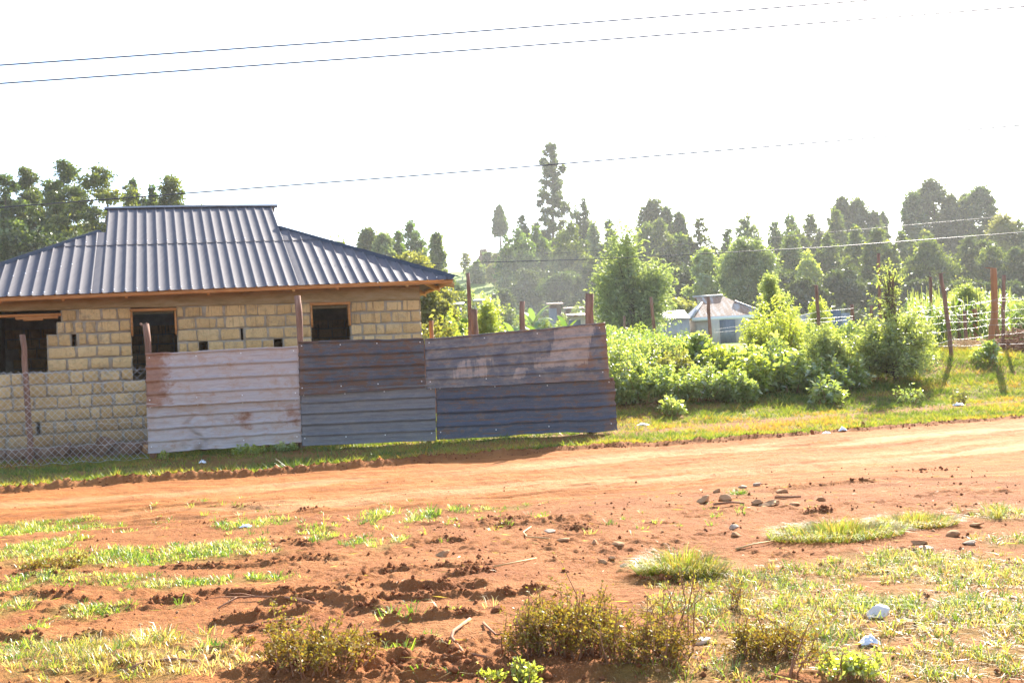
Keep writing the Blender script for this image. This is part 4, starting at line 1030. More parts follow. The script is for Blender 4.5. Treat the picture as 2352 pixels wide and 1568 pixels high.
 ('understorey_tree', 'dark low tree right above the left post of the barbed fence', 1790, 610, 120, 90, 'round', 'leaf_dark', .26, 8000, FG),
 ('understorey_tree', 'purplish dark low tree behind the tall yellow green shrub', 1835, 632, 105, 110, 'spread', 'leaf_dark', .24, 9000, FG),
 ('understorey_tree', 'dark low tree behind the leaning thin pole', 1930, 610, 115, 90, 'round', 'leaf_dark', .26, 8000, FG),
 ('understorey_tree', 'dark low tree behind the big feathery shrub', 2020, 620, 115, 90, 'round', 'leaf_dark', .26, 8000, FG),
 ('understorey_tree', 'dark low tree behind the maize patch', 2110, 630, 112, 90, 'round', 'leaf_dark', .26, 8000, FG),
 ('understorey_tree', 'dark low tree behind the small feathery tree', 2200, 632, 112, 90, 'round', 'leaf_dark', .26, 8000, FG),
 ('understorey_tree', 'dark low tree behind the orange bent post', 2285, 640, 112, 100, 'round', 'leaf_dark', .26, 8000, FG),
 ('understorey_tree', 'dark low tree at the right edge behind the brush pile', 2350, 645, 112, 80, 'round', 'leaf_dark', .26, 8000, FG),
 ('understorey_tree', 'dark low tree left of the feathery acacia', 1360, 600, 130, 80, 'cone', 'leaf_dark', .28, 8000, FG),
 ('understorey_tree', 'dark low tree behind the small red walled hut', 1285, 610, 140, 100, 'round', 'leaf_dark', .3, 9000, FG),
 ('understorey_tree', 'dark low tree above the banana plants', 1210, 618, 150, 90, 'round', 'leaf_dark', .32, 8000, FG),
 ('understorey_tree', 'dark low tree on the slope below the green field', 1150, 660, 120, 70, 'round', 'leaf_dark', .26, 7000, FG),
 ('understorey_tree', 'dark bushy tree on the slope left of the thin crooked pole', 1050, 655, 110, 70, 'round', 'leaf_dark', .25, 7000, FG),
 ('olive_thicket', 'olive brown thicket behind the roof ridge of the tin house', 1560, 672, 88, 110, 'spread', 'leaf_olive', .2, 7000, FG),
]
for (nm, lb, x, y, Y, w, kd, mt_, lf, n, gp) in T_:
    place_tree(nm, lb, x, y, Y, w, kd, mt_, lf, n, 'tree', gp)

# the wood closes behind the trees one can tell apart
rg = np.random.default_rng(77); cc, rr_ = [], []
for x in list(np.arange(1200, 2700, 26)) + list(np.arange(1190, 2700, 34)):
    Yf = rg.uniform(196, 232); yt = np.interp(x, [1150, 1250, 1400, 1480, 1560, 1650, 1720, 1850, 1950, 2045, 2120, 2352], [575, 545, 545, 530, 550, 585, 560, 540, 530, 560, 520, 535]) + rg.uniform(0, 26)
    tp_ = P(x, yt, Yf); g_ = HP(tp_[0], tp_[1]); hh_ = tp_[2] - g_; w_ = pxm(Yf, rg.uniform(22, 40))
    c_, r_ = clumps_cone(rg, .1, 36, .5)
    c_ = np.array(c_) * np.array([w_ * 1.5, w_ * 1.5, hh_]) + np.array([tp_[0], tp_[1], g_]); r_ = np.array(r_); r_ = np.stack([r_[:, 0] * w_ * 1.5] * 2 + [np.maximum(r_[:, 2] * hh_, r_[:, 0] * w_)], 1)
    cc.append(c_); rr_.append(r_)
cc = np.concatenate(cc); rr_ = np.concatenate(rr_)
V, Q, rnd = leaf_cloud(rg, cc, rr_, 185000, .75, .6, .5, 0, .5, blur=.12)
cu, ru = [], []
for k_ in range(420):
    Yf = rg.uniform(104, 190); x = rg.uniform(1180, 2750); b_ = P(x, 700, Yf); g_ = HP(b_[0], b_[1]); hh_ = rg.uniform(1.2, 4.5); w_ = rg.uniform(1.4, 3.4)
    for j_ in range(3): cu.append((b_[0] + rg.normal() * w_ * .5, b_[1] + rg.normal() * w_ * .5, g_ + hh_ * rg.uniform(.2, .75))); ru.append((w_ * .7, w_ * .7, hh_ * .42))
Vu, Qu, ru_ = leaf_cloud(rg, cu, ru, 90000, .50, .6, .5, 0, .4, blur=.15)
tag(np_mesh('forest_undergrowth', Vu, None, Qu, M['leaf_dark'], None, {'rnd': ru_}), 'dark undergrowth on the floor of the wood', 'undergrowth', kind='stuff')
tag(np_mesh('far_wood', V, None, Q, M['leaf_euc'], None, {'rnd': rnd}), 'far wood closing the gaps behind the nearer trees', 'wood', kind='stuff')

# feathery shrubs and trees: curved boughs that carry many thin fronds
def feathery(name, label, x, y, Y, wD, mat, seed, cat='shrub', nb=46, fr=26, frl=.26, trunk_f=.25, lobes=None, base_y=None, frw=.16, up=.35):
    tip = P(x, y, Y); g = HP(tip[0], tip[1]); Hm = tip[2] - g; Wm = pxm(Y, wD)
    rg = np.random.default_rng(seed); t = thing(name, (tip[0], tip[1], g), label, cat); o = np.array([tip[0], tip[1], g])
    st = random.getstate(); random.seed(seed)
    tr = MB(); pts_all = []; L_all = []; ln_all = []; cl = []
    tr.tube([o + np.array([0, 0, -.1]), o + np.array([.03 * Wm, 0, Hm * .5]), o + np.array([0, 0, Hm * .93])], [.018 * Hm + .01, .012 * Hm, .003 * Hm], 7)
    for k_ in range(nb):
        if lobes:
            lx, ly, lz, lr, lh, *dn_ = lobes[k_ % len(lobes)]; frn = int(fr * (dn_[0] if dn_ else 1))
        else: lx, ly, lz, lr, lh = 0, 0, 1.0, .5, .9; frn = fr
        a = rg.uniform(0, 6.28); f = rg.random() ** .8
        zc = lz - lh * (1 - f)
        e_r = lr * (1 - ((zc - (lz - lh)) / lh) ** 1.7) ** .6 if lh > 0 else lr
        e = o + np.array([lx * Wm + e_r * Wm * math.cos(a) * rg.uniform(.5, 1.22), ly * Wm + e_r * Wm * math.sin(a) * rg.uniform(.5, 1.22), max(zc, .06) * Hm])
        zb = max(.04, (zc - .30) * rg.uniform(.4, .9)); b_ = o + np.array([lx * Wm * zb, 0, zb * Hm])
        mid = (b_ + e) / 2 + np.array([0, 0, .06 * Hm])
        tr.tube([b_, mid, e], [.006 * Hm + .003, .004 * Hm + .002, .002], 4, cap=False)
        c_l = rg.random()
        for j_ in range(frn):
            s_ = rg.uniform(.30, 1.0); q_ = b_ * (1 - s_) ** 2 + 2 * mid * s_ * (1 - s_) + e * s_ * s_ if s_ < 1 else e
            d = (e - b_); d = d / (np.linalg.norm(d) + 1e-6)
            Lv = d * .7 + rg.normal(size=3) * .75 + np.array([0, 0, up]) ; pts_all.append(q_ + rg.normal(size=3) * .02 * Hm); L_all.append(Lv); ln_all.append(frl * rg.uniform(.6, 1.3)); cl.append(c_l)
    pts = np.array(pts_all); L = np.array(L_all); ln = np.array(ln_all)
    # each frond: a fan of narrow leaflets along a short rachis
    Vs, Qs, Rs = [], [], []; off = 0
    L = L / np.linalg.norm(L, axis=1, keepdims=True)
    for k_ in range(5):
        f = (k_ + .3) / 5; pp = pts + L * (ln * f)[:, None]
        side = rg.normal(size=pts.shape); side -= L * (side * L).sum(1, keepdims=True); side /= np.linalg.norm(side, axis=1, keepdims=True)
        V, Q = leaf_quads(rg, pp, side + L * .5, ln * .5 * (1 - .5 * f), ln * frw, .08)
        Vs.append(V); Qs.append(Q + off); off += len(V); Rs.append(np.repeat(np.clip(.5 * rg.random(len(pts)) + .5 * np.array(cl), 0, 1), 4))
    np_mesh('foliage', np.concatenate(Vs), None, np.concatenate(Qs), M[mat], t, {'rnd': np.concatenate(Rs)})
    tr.build('stem', M['bark'], t); random.setstate(st)
    return t
feathery('acacia_tree', 'feathery grey green acacia with two lobes behind the brown iron sheet', 1440, 516, 58, 175, 'leaf_acacia', 3, 'tree', 100, 30, .95,
         lobes=[(-.08, 0, 1.0, .30, .55), (.34, 0, .70, .24, .42), (-.26, 0, .72, .22, .36), (-.05, .1, .66, .42, .42), (.30, -.1, .52, .26, .34), (-.34, 0, .50, .2, .3)], frw=.10)
feathery('feathery_shrub', 'big feathery shrub with a tall thin top right of the bushes', 2040, 600, 21.5, 225, 'leaf_feather', 4, 'shrub', 180, 24, .25,
         lobes=[(-.02, 0, 1.0, .17, .40, .22), (-.05, 0, .62, .46, .55), (.22, 0, .55, .38, .48), (-.24, .05, .54, .28, .46), (.05, -.15, .50, .46, .47), (.0, .15, .52, .44, .45), (.28, .1, .44, .25, .4), (-.3, -.1, .42, .25, .38)], frw=.15)
feathery('feathery_shrub', 'low feathery shrub on a dark forked stem left of the big one', 1885, 752, 21, 135, 'leaf_feather', 5, 'shrub', 70, 34, .18,
         lobes=[(0, 0, 1.0, .5, .62), (.2, 0, .8, .35, .4)])
feathery('feathery_tree', 'small pale feathery tree standing in the maize patch', 2218, 662, 30, 85, 'leaf_feather', 6, 'tree', 60, 30, .24, lobes=[(0, 0, 1.0, .5, .45)])
feathery('feathery_shrub', 'pale feathery shrub behind the leaning post right of the house corner', 1122, 694, 24, 92, 'leaf_lime', 7, 'shrub', 70, 32, .20, lobes=[(0, 0, 1, .5, .8)])
feathery('feathery_shrub', 'tall pale feathery shrub at the right end of the tin house', 1775, 632, 34, 130, 'leaf_feather', 8, 'shrub', 100, 34, .30, lobes=[(-.05, 0, 1.0, .26, .6), (.15, 0, .72, .42, .6), (-.2, 0, .6, .3, .5)])
feathery('feathery_shrub', 'yellowish feathery shrub in front of the grey tin panels', 1880, 692, 30, 80, 'leaf_lime', 9, 'shrub', 50, 30, .24)

# leafy bushes
def bush(name, label, x, y, Y, wD, mat, leaf=.08, n=3500, seed=0, cat='bush', asp=.55, group='bushes on the bank', base=None, up=.15, stalks=14, dome=1.0):
    tip = P(x, y, Y); g = HP(tip[0], tip[1]); Hm = max(tip[2] - g, .15); Wm = pxm(Y, wD)
    rg = np.random.default_rng(seed + 77); t = thing(name, (tip[0], tip[1], g), label, cat, group); o = np.array([tip[0], tip[1], g])
    ns = max(14, n // 75); per = max(12, int(n * .95 / ns))
    st = MB(); PP, LL, TT = [], [], []
    tone0 = rg.uniform(-.08, .08)
    for k_ in range(ns):
        a = rg.uniform(0, 6.28); q_ = math.sqrt(rg.random()); bx, by = q_ * Wm * .46 * math.cos(a), q_ * Wm * .40 * math.sin(a)
        hl = Hm * (1 - .50 * q_ ** 2 * dome) * rg.choice([.45, .55, .65, .75, .85, .95, 1.06])
        b_ = o + np.array([bx * .75, by * .75, -.02]); e = o + np.array([bx * 1.12 + rg.normal() * .05 * Wm, by * 1.12 + rg.normal() * .05 * Wm, hl])
        m_ = (b_ + e) / 2 + np.array([rg.normal() * .04 * Wm, rg.normal() * .04 * Wm, .06 * Hm])
        if k_ % 2 == 0: st.tube([b_, m_, e], [.009, .006, .003], 4, cap=False, rnd=rg.random())
        s_ = .12 + .9 * rg.random(per) ** .8; s_ = np.minimum(s_, 1.0)[:, None]
        q0 = b_ * (1 - s_) ** 2 + 2 * m_ * s_ * (1 - s_) + e * s_ * s_
        d = rg.normal(size=(per, 3)) * np.array([1, 1, .55]); d /= np.linalg.norm(d, axis=1, keepdims=True)
        PP.append(q0 + d * (.03 + .085 * Hm * (1.15 - s_)) * rg.random((per, 1))); LL.append(d * .8 + rg.normal(size=(per, 3)) * .45 + np.array([0, 0, up + .1])); TT.append(.30 * rg.random() + .25 * s_[:, 0])
    PP = np.concatenate(PP); LL = np.concatenate(LL); TT = np.concatenate(TT); N2 = len(PP)
    ln = leaf * 1.15 * (.45 + 1.1 * rg.random(N2)); V, Q = leaf_quads(rg, PP, LL, ln, ln * asp, .18)
    V[:, 2] = np.maximum(V[:, 2], g + .01)
    np_mesh('foliage', V, None, Q, M[mat], t, {'rnd': np.repeat(np.clip(TT + .42 * rg.random(N2) + tone0, 0, 1), 4)})
    st.build('stem', M['twig'], t)
    return t
B_ = [
 ('bush', 'fine leaved green bush growing against the right edge of the brown sheet', 1428, 755, 20.0, 95, 'leaf_bright', .075, 5200, .4),
 ('bush', 'tall shoots bush left of the first slanting post', 1465, 744, 24.5, 70, 'leaf_bright', .085, 3200, .4),
 ('bush', 'dense dark based bush at the foot of the brown sheet', 1440, 815, 19.2, 130, 'leaf_bright', .07, 6500, .5),
 ('bush', 'bright sunlit bush in front of the white walled tin lean-to', 1530, 778, 22.0, 130, 'leaf_bright', .09, 5000, .6),
 ('bush', 'pale broad leaved bush below the tin house corner', 1590, 768, 22.5, 110, 'leaf_bright', .10, 3600, .7),
 ('bush', 'brownish flowering bush in the middle of the thicket', 1545, 800, 20.5, 110, 'leaf_olive', .07, 4200, .5),
 ('bush', 'large rounded green bush at the front of the thicket', 1510, 838, 19.4, 170, 'leaf_bright', .07, 8000, .5),
 ('bush', 'soft feathery green bush right of the rounded one', 1600, 832, 19.6, 140, 'leaf_bright', .065, 6000, .4),
 ('bush', 'pale leafy bush below the sheet fence of the tin house', 1660, 785, 21.5, 120, 'leaf_lime', .09, 4200, .6),
 ('bush', 'tall yellow green shrub hiding the right end of the tin house', 1768, 680, 25.5, 150, 'leaf_lime', .075, 9000, .4),
 ('bush', 'tall weed bush with drooping leaves below the yellow green shrub', 1760, 772, 21.0, 130, 'leaf_bright', .11, 4200, .45),
 ('bush', 'broad leaved bush with yellowing leaves in front of the tall shrub', 1720, 805, 20.2, 120, 'leaf_lime', .11, 3600, .45),
 ('bush', 'large leaved weed bush left of the dark forked stem', 1812, 790, 20.4, 110, 'leaf_bright', .13, 2600, .4),
 ('bush', 'low dark bush between the weed bush and the thicket front', 1690, 845, 19.4, 110, 'leaf_bright', .08, 3600, .45),
 ('bush', 'leafy bush around the dark forked stem', 1885, 815, 20.2, 100, 'leaf_bright', .10, 3000, .45),
 ('bush', 'small bush filling the gap left of the big feathery shrub', 1945, 800, 20.8, 90, 'leaf_bright', .08, 3000, .45),
 ('bush', 'pale bush behind the low feathery shrub', 1850, 740, 27.0, 120, 'leaf_bright', .09, 4000, .5),
 ('bush', 'green bush behind the big feathery shrub on its left', 1950, 735, 27.0, 110, 'leaf_bright', .09, 4000, .5),
 ('bush', 'low green bush at the foot of the orange bent post', 2262, 762, 23.2, 60, 'leaf_bright', .09, 700, .55),
 ('bush', 'dark green bush beside the brush pile at the right edge', 2335, 690, 33.0, 90, 'leaf_bright', .11, 3500, .5),
 ('bush', 'small bush standing alone on the lawn near the sheet corner', 1545, 893, 18.2, 50, 'leaf_bright', .08, 330, .5),
 ('bush', 'small woody weed on the bank right of the feathery shrub', 2198, 875, 18.6, 40, 'leaf_olive', .05, 330, .4),
 ('bush', 'small woody weed on the bank below the feathery shrub', 2085, 872, 18.8, 60, 'leaf_bright', .05, 380, .4),
 ('bush', 'leafy weed in front of the low feathery shrub', 1905, 860, 19.2, 90, 'leaf_bright', .12, 420, .4),
 ('bush', 'tall bush beside the right corner of the stone house behind the slate sheet', 1005, 700, 24.0, 90, 'leaf_olive', .10, 4200, .5),
 ('bush', 'yellow green bush left of the tall thin pole', 1040, 712, 27.0, 70, 'leaf_lime', .10, 3500, .5),
 ('bush', 'grey green hedge like bush behind the pale leaning post', 1262, 742, 40.0, 110, 'leaf_grey', .14, 4500, .5),
 ('bush', 'green bush under the right lobe of the acacia', 1400, 745, 40.0, 80, 'leaf_bright', .13, 3500, .5),
 ('bush', 'green bush on the slope above the grey shed', 1100, 655, 95.0, 110, 'leaf_bright', .25, 5000, .6),
 ('bush', 'olive bush on the slope below the person', 1062, 676, 85.0, 100, 'leaf_forest', .22, 5000, .6),
 ('bush', 'dark green bush on the slope right of the white roofed hut', 1150, 690, 80.0, 110, 'leaf_forest', .22, 5000, .6),
 ('bush', 'grey bush under the rounded tree beside the red walled hut', 1330, 690, 90.0, 90, 'leaf_grey', .22, 5000, .6),
 ('bush', 'yellowish bush with bright leaves under the crumpled sheet', 572, 1022, 15.35, 80, 'leaf_lime', .05, 900, .5),
 ('bush', 'small leafy weed between the crumpled sheet and the slate sheet', 650, 1016, 15.5, 50, 'leaf_bright', .06, 420, .5),
 ('bush', 'tiny yellow weed under the left end of the sheets', 374, 1036, 15.3, 22, 'leaf_lime', .04, 200, .5),
]
for i, (nm, lb, x, y, Y, w, mt_, lf, n, asp) in enumerate(B_):
    bush(nm, lb, x, y, Y, w, mt_, lf, n, i, 'bush', asp, stalks=14 if w > 60 else 5)

# undergrowth that nobody could count: weeds between the bushes
rg = np.random.default_rng(5)
n = 75000
uu = rg.uniform(2.6, 10.2, n); vv = rg.uniform(18.5, 25, n)
keep = fbm(uu * .7, vv * .7, 3, 60) + (vv - 18.2) * .05 > .42
uu, vv = uu[keep], vv[keep]; X, Y = xy_of(uu, vv); Z = H(X, Y, False)
hh = 1.2 * fbm(uu * 1.1, vv * 1.1, 4, 61) * sstep(18.4, 20.2, vv + .8 * (fbm(uu * 1.6, vv * 0, 3, 62) - .5)) + .12
pts = np.stack([X, Y, Z + hh * rg.random(len(X)) ** .7], -1)
ln = rg.uniform(.05, .12, len(X)); V, Q = leaf_quads(rg, pts, rg.normal(size=(len(X), 3)) + np.array([0, 0, .5]), ln, ln * .45, .2)
tag(np_mesh('undergrowth', V, None, Q, M['leaf_bright'], None, {'rnd': np.repeat(np.clip(.6 * rg.random(len(X)) + .9 * (fbm(X * 1.3, Y * 1.3, 3, 63) - .3), 0, 1), 4)}), 'tangled green weeds between the bushes on the bank', 'weeds', kind='stuff')

# maize patch
rg = np.random.default_rng(8); mz = [], [], []
mv, mq, mr = [], [], []; off = 0
for k_ in range(420):
    x = rg.uniform(2085, 2330); Y = rg.uniform(27, 44); b_ = P(x, 780, Y); g = HP(b_[0], b_[1]); h_ = rg.uniform(1.3, 2.0) * np.interp(Y, [27, 44], [.75, 1.15])
    o = np.array([b_[0], b_[1], g])
    for j_ in range(9):
        a = rg.uniform(0, 6.28); z = h_ * (.15 + .8 * j_ / 9); L = rg.uniform(.35, .6); d = np.array([math.cos(a), math.sin(a), 0]); s_ = np.cross(d, ZV)
        w = .035
        p0 = o + ZV * z; p1 = p0 + d * L * .45 + ZV * L * .38; p2 = p0 + d * L + ZV * L * rg.uniform(-.15, .3)
        mv += [p0 - s_ * w, p0 + s_ * w, p1 + s_ * w, p1 - s_ * w, p2 + s_ * .004, p2 - s_ * .004]
        mq += [(off, off + 1, off + 2, off + 3), (off + 3, off + 2, off + 4, off + 5)]; off += 6; mr += [rg.random()] * 6
    mv += [o - np.array([.012, 0, 0]), o + np.array([.012, 0, 0]), o + np.array([.008, 0, h_ + .2]), o + np.array([-.008, 0, h_ + .2])]; mq.append((off, off + 1, off + 2, off + 3)); off += 4; mr += [.95] * 4
tag(np_mesh('maize_crop', mv, None, mq, M['leaf_maize'], None, {'rnd': mr}), 'pale green maize crop behind the barbed wire fence', 'crop', kind='stuff')

# banana plants
def banana(label, x, y, Y, seed):
    rg = np.random.default_rng(seed); tip = P(x, y, Y); g = HP(tip[0], tip[1]); Hm = max(tip[2] - g, 1.2); o = np.array([tip[0], tip[1], g])
    t = thing('banana_plant', o, label, 'plant', 'banana plants behind the fence'); st = MB(); zt = Hm * .55
    st.tube([o - ZV * .1, o + ZV * zt * .5, o + ZV * zt], [.13, .11, .07], 8); st.build('stem', M['leaf_olive'], t)
    for k_ in range(8):
        a = rg.uniform(0, 6.28); L = rg.uniform(.5, .75) * Hm; d = np.array([math.cos(a), math.sin(a), 0]); s_ = np.cross(d, ZV); el = rg.uniform(.5, 1.35)
        vs = []; fs = []; NN = 9
        for j_ in range(NN):
            f = j_ / (NN - 1); ang_ = el - f * f * rg.uniform(.9, 1.5)
            if j_ == 0: q_ = o + ZV * zt
            else: q_ = q_ + (d * math.cos(ang_) + ZV * math.sin(ang_)) * L / (NN - 1)
            w = .17 * Hm * .55 * max(.08, math.sin(math.pi * min(1, f * .92 + .08)) ** .6)
            vs += [q_ - s_ * w - ZV * w * .35, q_, q_ + s_ * w - ZV * w * .35]
        for j_ in range(NN - 1):
            for c_ in range(2): fs.append((j_ * 3 + c_, j_ * 3 + c_ + 1, j_ * 3 + c_ + 4, j_ * 3 + c_ + 3))
        mb = MB(); mb.add(vs, fs); mb.build('leaf', M['leaf_banana'], t)
for lb, x, y, Y in (('tall banana plant left of the tall thin pole', 1055, 712, 40), ('banana plant right of the pale feathery shrub', 1178, 738, 42), ('banana plant just behind the pale leaning post', 1230, 732, 46),
                    ('banana plant at the left of the hedge like bush', 1262, 728, 50), ('banana plant with upright leaves left of the thick post', 1300, 728, 46), ('pale hazy banana plant in front of the huts', 1222, 705, 70),
                    ('banana plant among the maize behind the big feathery shrub', 2018, 728, 42)):
    banana(lb, x, y, Y, int(x))

# ------------------------------------------------------------------ posts and barbed wire at the right
bf = thing('barbed_wire_fence', P(2185, 812, 24), 'barbed wire fence on crooked wooden poles in front of the maize', 'fence')
for (x0, y0, x1, y1, Y, r, mt_, bd, tw_) in ((2160, 628, 2186, 812, 24.0, .055, 'post_wood', .03, 4), (2283, 616, 2271, 808, 24.0, .085, 'post_orange', .06, 3), (2306, 632, 2302, 795, 25.5, .05, 'post_wood', 0, 1)):
    post_mesh(bf, 'post', x0, y0, x1, y1, Y, r, mt_, bd, True, twigs=tw_)
bw = MB()
for (pts) in ([(2080, 718), (2160, 706), (2278, 692), (2400, 680)], [(2245, 694), (2300, 684), (2400, 678)], [(2108, 728), (2170, 724), (2276, 716), (2400, 702)], [(2110, 745), (2172, 740), (2275, 733), (2400, 724)],
              [(2128, 766), (2180, 758), (2273, 746), (2400, 737)], [(2142, 789), (2184, 780), (2272, 770), (2400, 756)], [(2142, 792), (2186, 793), (2272, 790), (2400, 785)]):
    pp = []
    for (xa, ya), (xb, yb) in zip(pts[:-1], pts[1:]):
        for k_ in range(8):
            f = k_ / 8; pp.append(P(xa + (xb - xa) * f, ya + (yb - ya) * f + 2.2 * math.sin(math.pi * f), 23.9))
    bw.tube(pp, .0032, 4, cap=False)
    for q_ in pp[::1]:
        d = np.array([random.uniform(-.03, .03), 0, random.uniform(-.03, .03)]); bw.tube([q_ - d, q_ + d], .004, 3, cap=False)
bw.build('barbed_wire', M['wire'], bf)
RP = 'poles of the plots beyond the bushes'
for lb, x0, y0, x1, y1, Y, r, mt_ in (
 ('slanting dark post in front of the acacia right lobe', 1495, 682, 1508, 766, 28, .055, 'post_wood'),
 ('dark post in front of the middle of the tin house roof', 1626, 681, 1632, 775, 28, .055, 'post_wood'),
 ('long slanting post right of the tall yellow green shrub', 1874, 655, 1882, 765, 27, .055, 'post_wood'),
 ('tall pole behind the big feathery shrub top', 2017, 582, 2021, 760, 26, .05, 'post_wood'),
 ('pole right of the big feathery shrub top', 2048, 630, 2049, 770, 26, .06, 'post_wood'),
 ('straight thin pole left of the crooked barbed wire pole', 2137, 636, 2141, 790, 30, .055, 'post_wood'),
 ('short stub post above the maize left of the thin pole', 2118, 694, 2120, 780, 32, .065, 'post_orange'),
 ('short dark post in front of the dark tin panel', 1956, 699, 1961, 790, 28, .055, 'post_wood'),
 ('short post just left of the big feathery shrub', 2001, 702, 2002, 790, 30, .055, 'post_wood'),
 ('dark low post in the maize left of the small feathery tree', 2158, 712, 2160, 795, 28, .05, 'post_wood'),
 ('low post at the left under the small feathery tree', 2202, 720, 2203, 795, 28, .05, 'post_wood'),
 ('dark low post right under the small feathery tree', 2216, 714, 2219, 795, 27, .055, 'post_wood'),
 ('orange leaning post right of the small feathery tree', 2238, 710, 2245, 795, 28, .075, 'post_orange'),
 ('orange post just right of the big bent orange pole', 2286, 680, 2291, 790, 28, .06, 'post_orange'),
 ('short post at the left end of the blue tin fence', 1433, 726, 1434, 760, 55, .09, 'post_wood')):
    lone_post('fence_post', lb, x0, y0, x1, y1, Y, r, mt_, 0, 1, RP)
lw = MB()
for pts in ([(1640, 757), (1760, 740), (1880, 716), (1960, 708)], [(1820, 736), (1960, 726)], [(1640, 764), (1760, 752), (1960, 733)]):
    pp = [P(x, y, 27.0) for x, y in pts]; lw.tube(pp, .006, 3, cap=False)
tag(lw.build('loose_wire', M['wire']), 'loose strands of thin wire strung past the tin house between posts', 'wire')

# brush pile and dry litter at the right
def twigs(name, label, x, y, Y, wD, h, n, seed, cat, mat='twig', r=.008):
    rg = np.random.default_rng(seed); c = P(x, y, Y); g = HP(c[0], c[1]); w = pxm(Y, wD); mb = MB()
    for k_ in range(n):
        a = rg.uniform(0, 6.28); q_ = math.sqrt(rg.random()) * .5 * w; z = h * rg.random() * (1 - (q_ / (.5 * w)) ** 2)
        p0 = np.array([c[0] + q_ * math.cos(a), c[1] + q_ * math.sin(a) * .7, g + z]); L = rg.uniform(.2, .6) * min(w, 1.2)
        d = rg.normal(size=3) * np.array([1, 1, .35]); d /= np.linalg.norm(d)
        mb.tube([p0 - d * L / 2, p0 + rg.normal(size=3) * .05 * L, p0 + d * L / 2], [r, r * .9, r * .5], 4, cap=False)
    return tag(mb.build(name, M[mat]), label, cat)
twigs('brush_pile', 'brown pile of cut brushwood at the right edge behind the wire', 2338, 790, 25.5, 130, .75, 420, 1, 'brushwood', 'twig', .010)
twigs('brush_pile', 'low heap of dry straw between the two barbed wire poles', 2225, 800, 26, 140, .35, 380, 2, 'brushwood', 'timber_pale', .006)
twigs('brush_pile', 'arched dry twigs at the foot of the thicket', 1500, 895, 18.8, 90, .25, 60, 3, 'brushwood', 'stone', .004)

# ------------------------------------------------------------------ tin house and huts
def at(X, Y, Z): return np.array([X, Y, Z])
YT = 70.0 * KD
e0 = PR(1590, 730, YT); e1 = PR(1762, 720, YT); zE = (e0[2] + e1[2]) / 2
x0, x1 = e0[0], e1[0]; rid = PR(1591, 682, YT + 3.2); rid1 = PR(1660, 680, YT + 3.2); zR = (rid[2] + rid1[2]) / 2
gz = HP(x0 + 2, YT) - .2
tin = thing('tin_house', at((x0 + x1) / 2, YT + 3, gz), 'low house with rusty corrugated hip roof beyond the bushes', 'house')
mb = MB(); run = 3.2; gr2 = 2.2
gzH = zE + (zR - zE) * gr2 / run
xl, xr = x0 + gr2 * .55, x1 - gr2 * .9
mb.add([at(x0, YT, zE), at(x1, YT, zE), at(xr, YT + gr2, gzH), at(rid1[0], YT + run, zR), at(rid[0] + .15, YT + run, zR), at(xl, YT + gr2, gzH)], [(0, 1, 2, 5), (5, 2, 3, 4)])
mb.add([at(x0, YT + 2 * run, zE), at(x1, YT + 2 * run, zE), at(xr, YT + 2 * run - gr2, gzH), at(rid1[0], YT + run, zR), at(rid[0] + .15, YT + run, zR), at(xl, YT + 2 * run - gr2, gzH)], [(5, 2, 1, 0), (4, 3, 2, 5)])
mb.add([at(x1, YT, zE), at(x1, YT + 2 * run, zE), at(xr, YT + 2 * run - gr2, gzH), at(xr, YT + gr2, gzH)], [(0, 1, 2, 3)])
rf2 = mb.build('roof', M['tin_rust'], tin)
mb = MB(); mb.add([at(x0, YT + 2 * run, zE), at(x0, YT, zE), at(xl, YT + gr2, gzH), at(xl, YT + 2 * run - gr2, gzH)], [(0, 1, 2, 3)])
mb.add([at(xl, YT + gr2, gzH), at(rid[0] + .3, YT + run, zR - .05), at(xl, YT + 2 * run - gr2, gzH)], [(0, 1, 2)]); mb.build('side_roof', M['tin_bright'], tin)
mb = MB(); mb.box(at((x0 + x1) / 2, YT + .02, zE - .14), ((x1 - x0) / 2, 0, 0), (0, .05, 0), (0, 0, .13)); mb.build('fascia_board', M['white_paint'], tin)
mb = MB(); mb.tube([at(x0, YT, zE + .04), at(xl, YT + gr2, gzH + .04)], .09, 5); mb.tube([at(rid[0], YT + run, zR + .03), at(rid1[0], YT + run, zR + .03)], .09, 5); mb.tube([at(x1, YT, zE + .04), at(xr, YT + gr2, gzH + .04)], .07, 5); mb.build('ridge_cap', M['tin_bright'], rf2)
mb = MB(); mb.box(at((x0 + x1) / 2, YT + 3.2, (gz + zE) / 2 - .05), ((x1 - x0) / 2 - .35, 0, 0), (0, 2.8, 0), (0, 0, (zE - gz) / 2 - .05)); w2 = mb.build('wall', M['tin_grey'], tin)
for (xa, xb, yt, yb) in ((1645, 1683, 732, 746),):
    fr_ = MB(); pa, pb = PR(xa, yt, YT + .36), PR(xb, yb, YT + .36); W2, H2 = (pb[0] - pa[0]), pa[2] - pb[2]; cx_, cz_ = (pa[0] + pb[0]) / 2, (pa[2] + pb[2]) / 2
    fr_.box(at(cx_, YT + .34, cz_ + H2 / 2), (W2 / 2, 0, 0), (0, .04, 0), (0, 0, .05)); fr_.box(at(cx_, YT + .34, cz_ - H2 / 2), (W2 / 2, 0, 0), (0, .04, 0), (0, 0, .05))
    for k_ in range(5): fr_.box(at(cx_ - W2 / 2 + W2 * k_ / 4, YT + .33, cz_), (.045, 0, 0), (0, .03, 0), (0, 0, H2 / 2))
    wf = fr_.build('window', M['white_paint'], tin)
    pn = MB(); pn.box(at(cx_, YT + .385, cz_), (W2 / 2, 0, 0), (0, .012, 0), (0, 0, H2 / 2)); pn.build('pane', M['dark_inside'], wf)
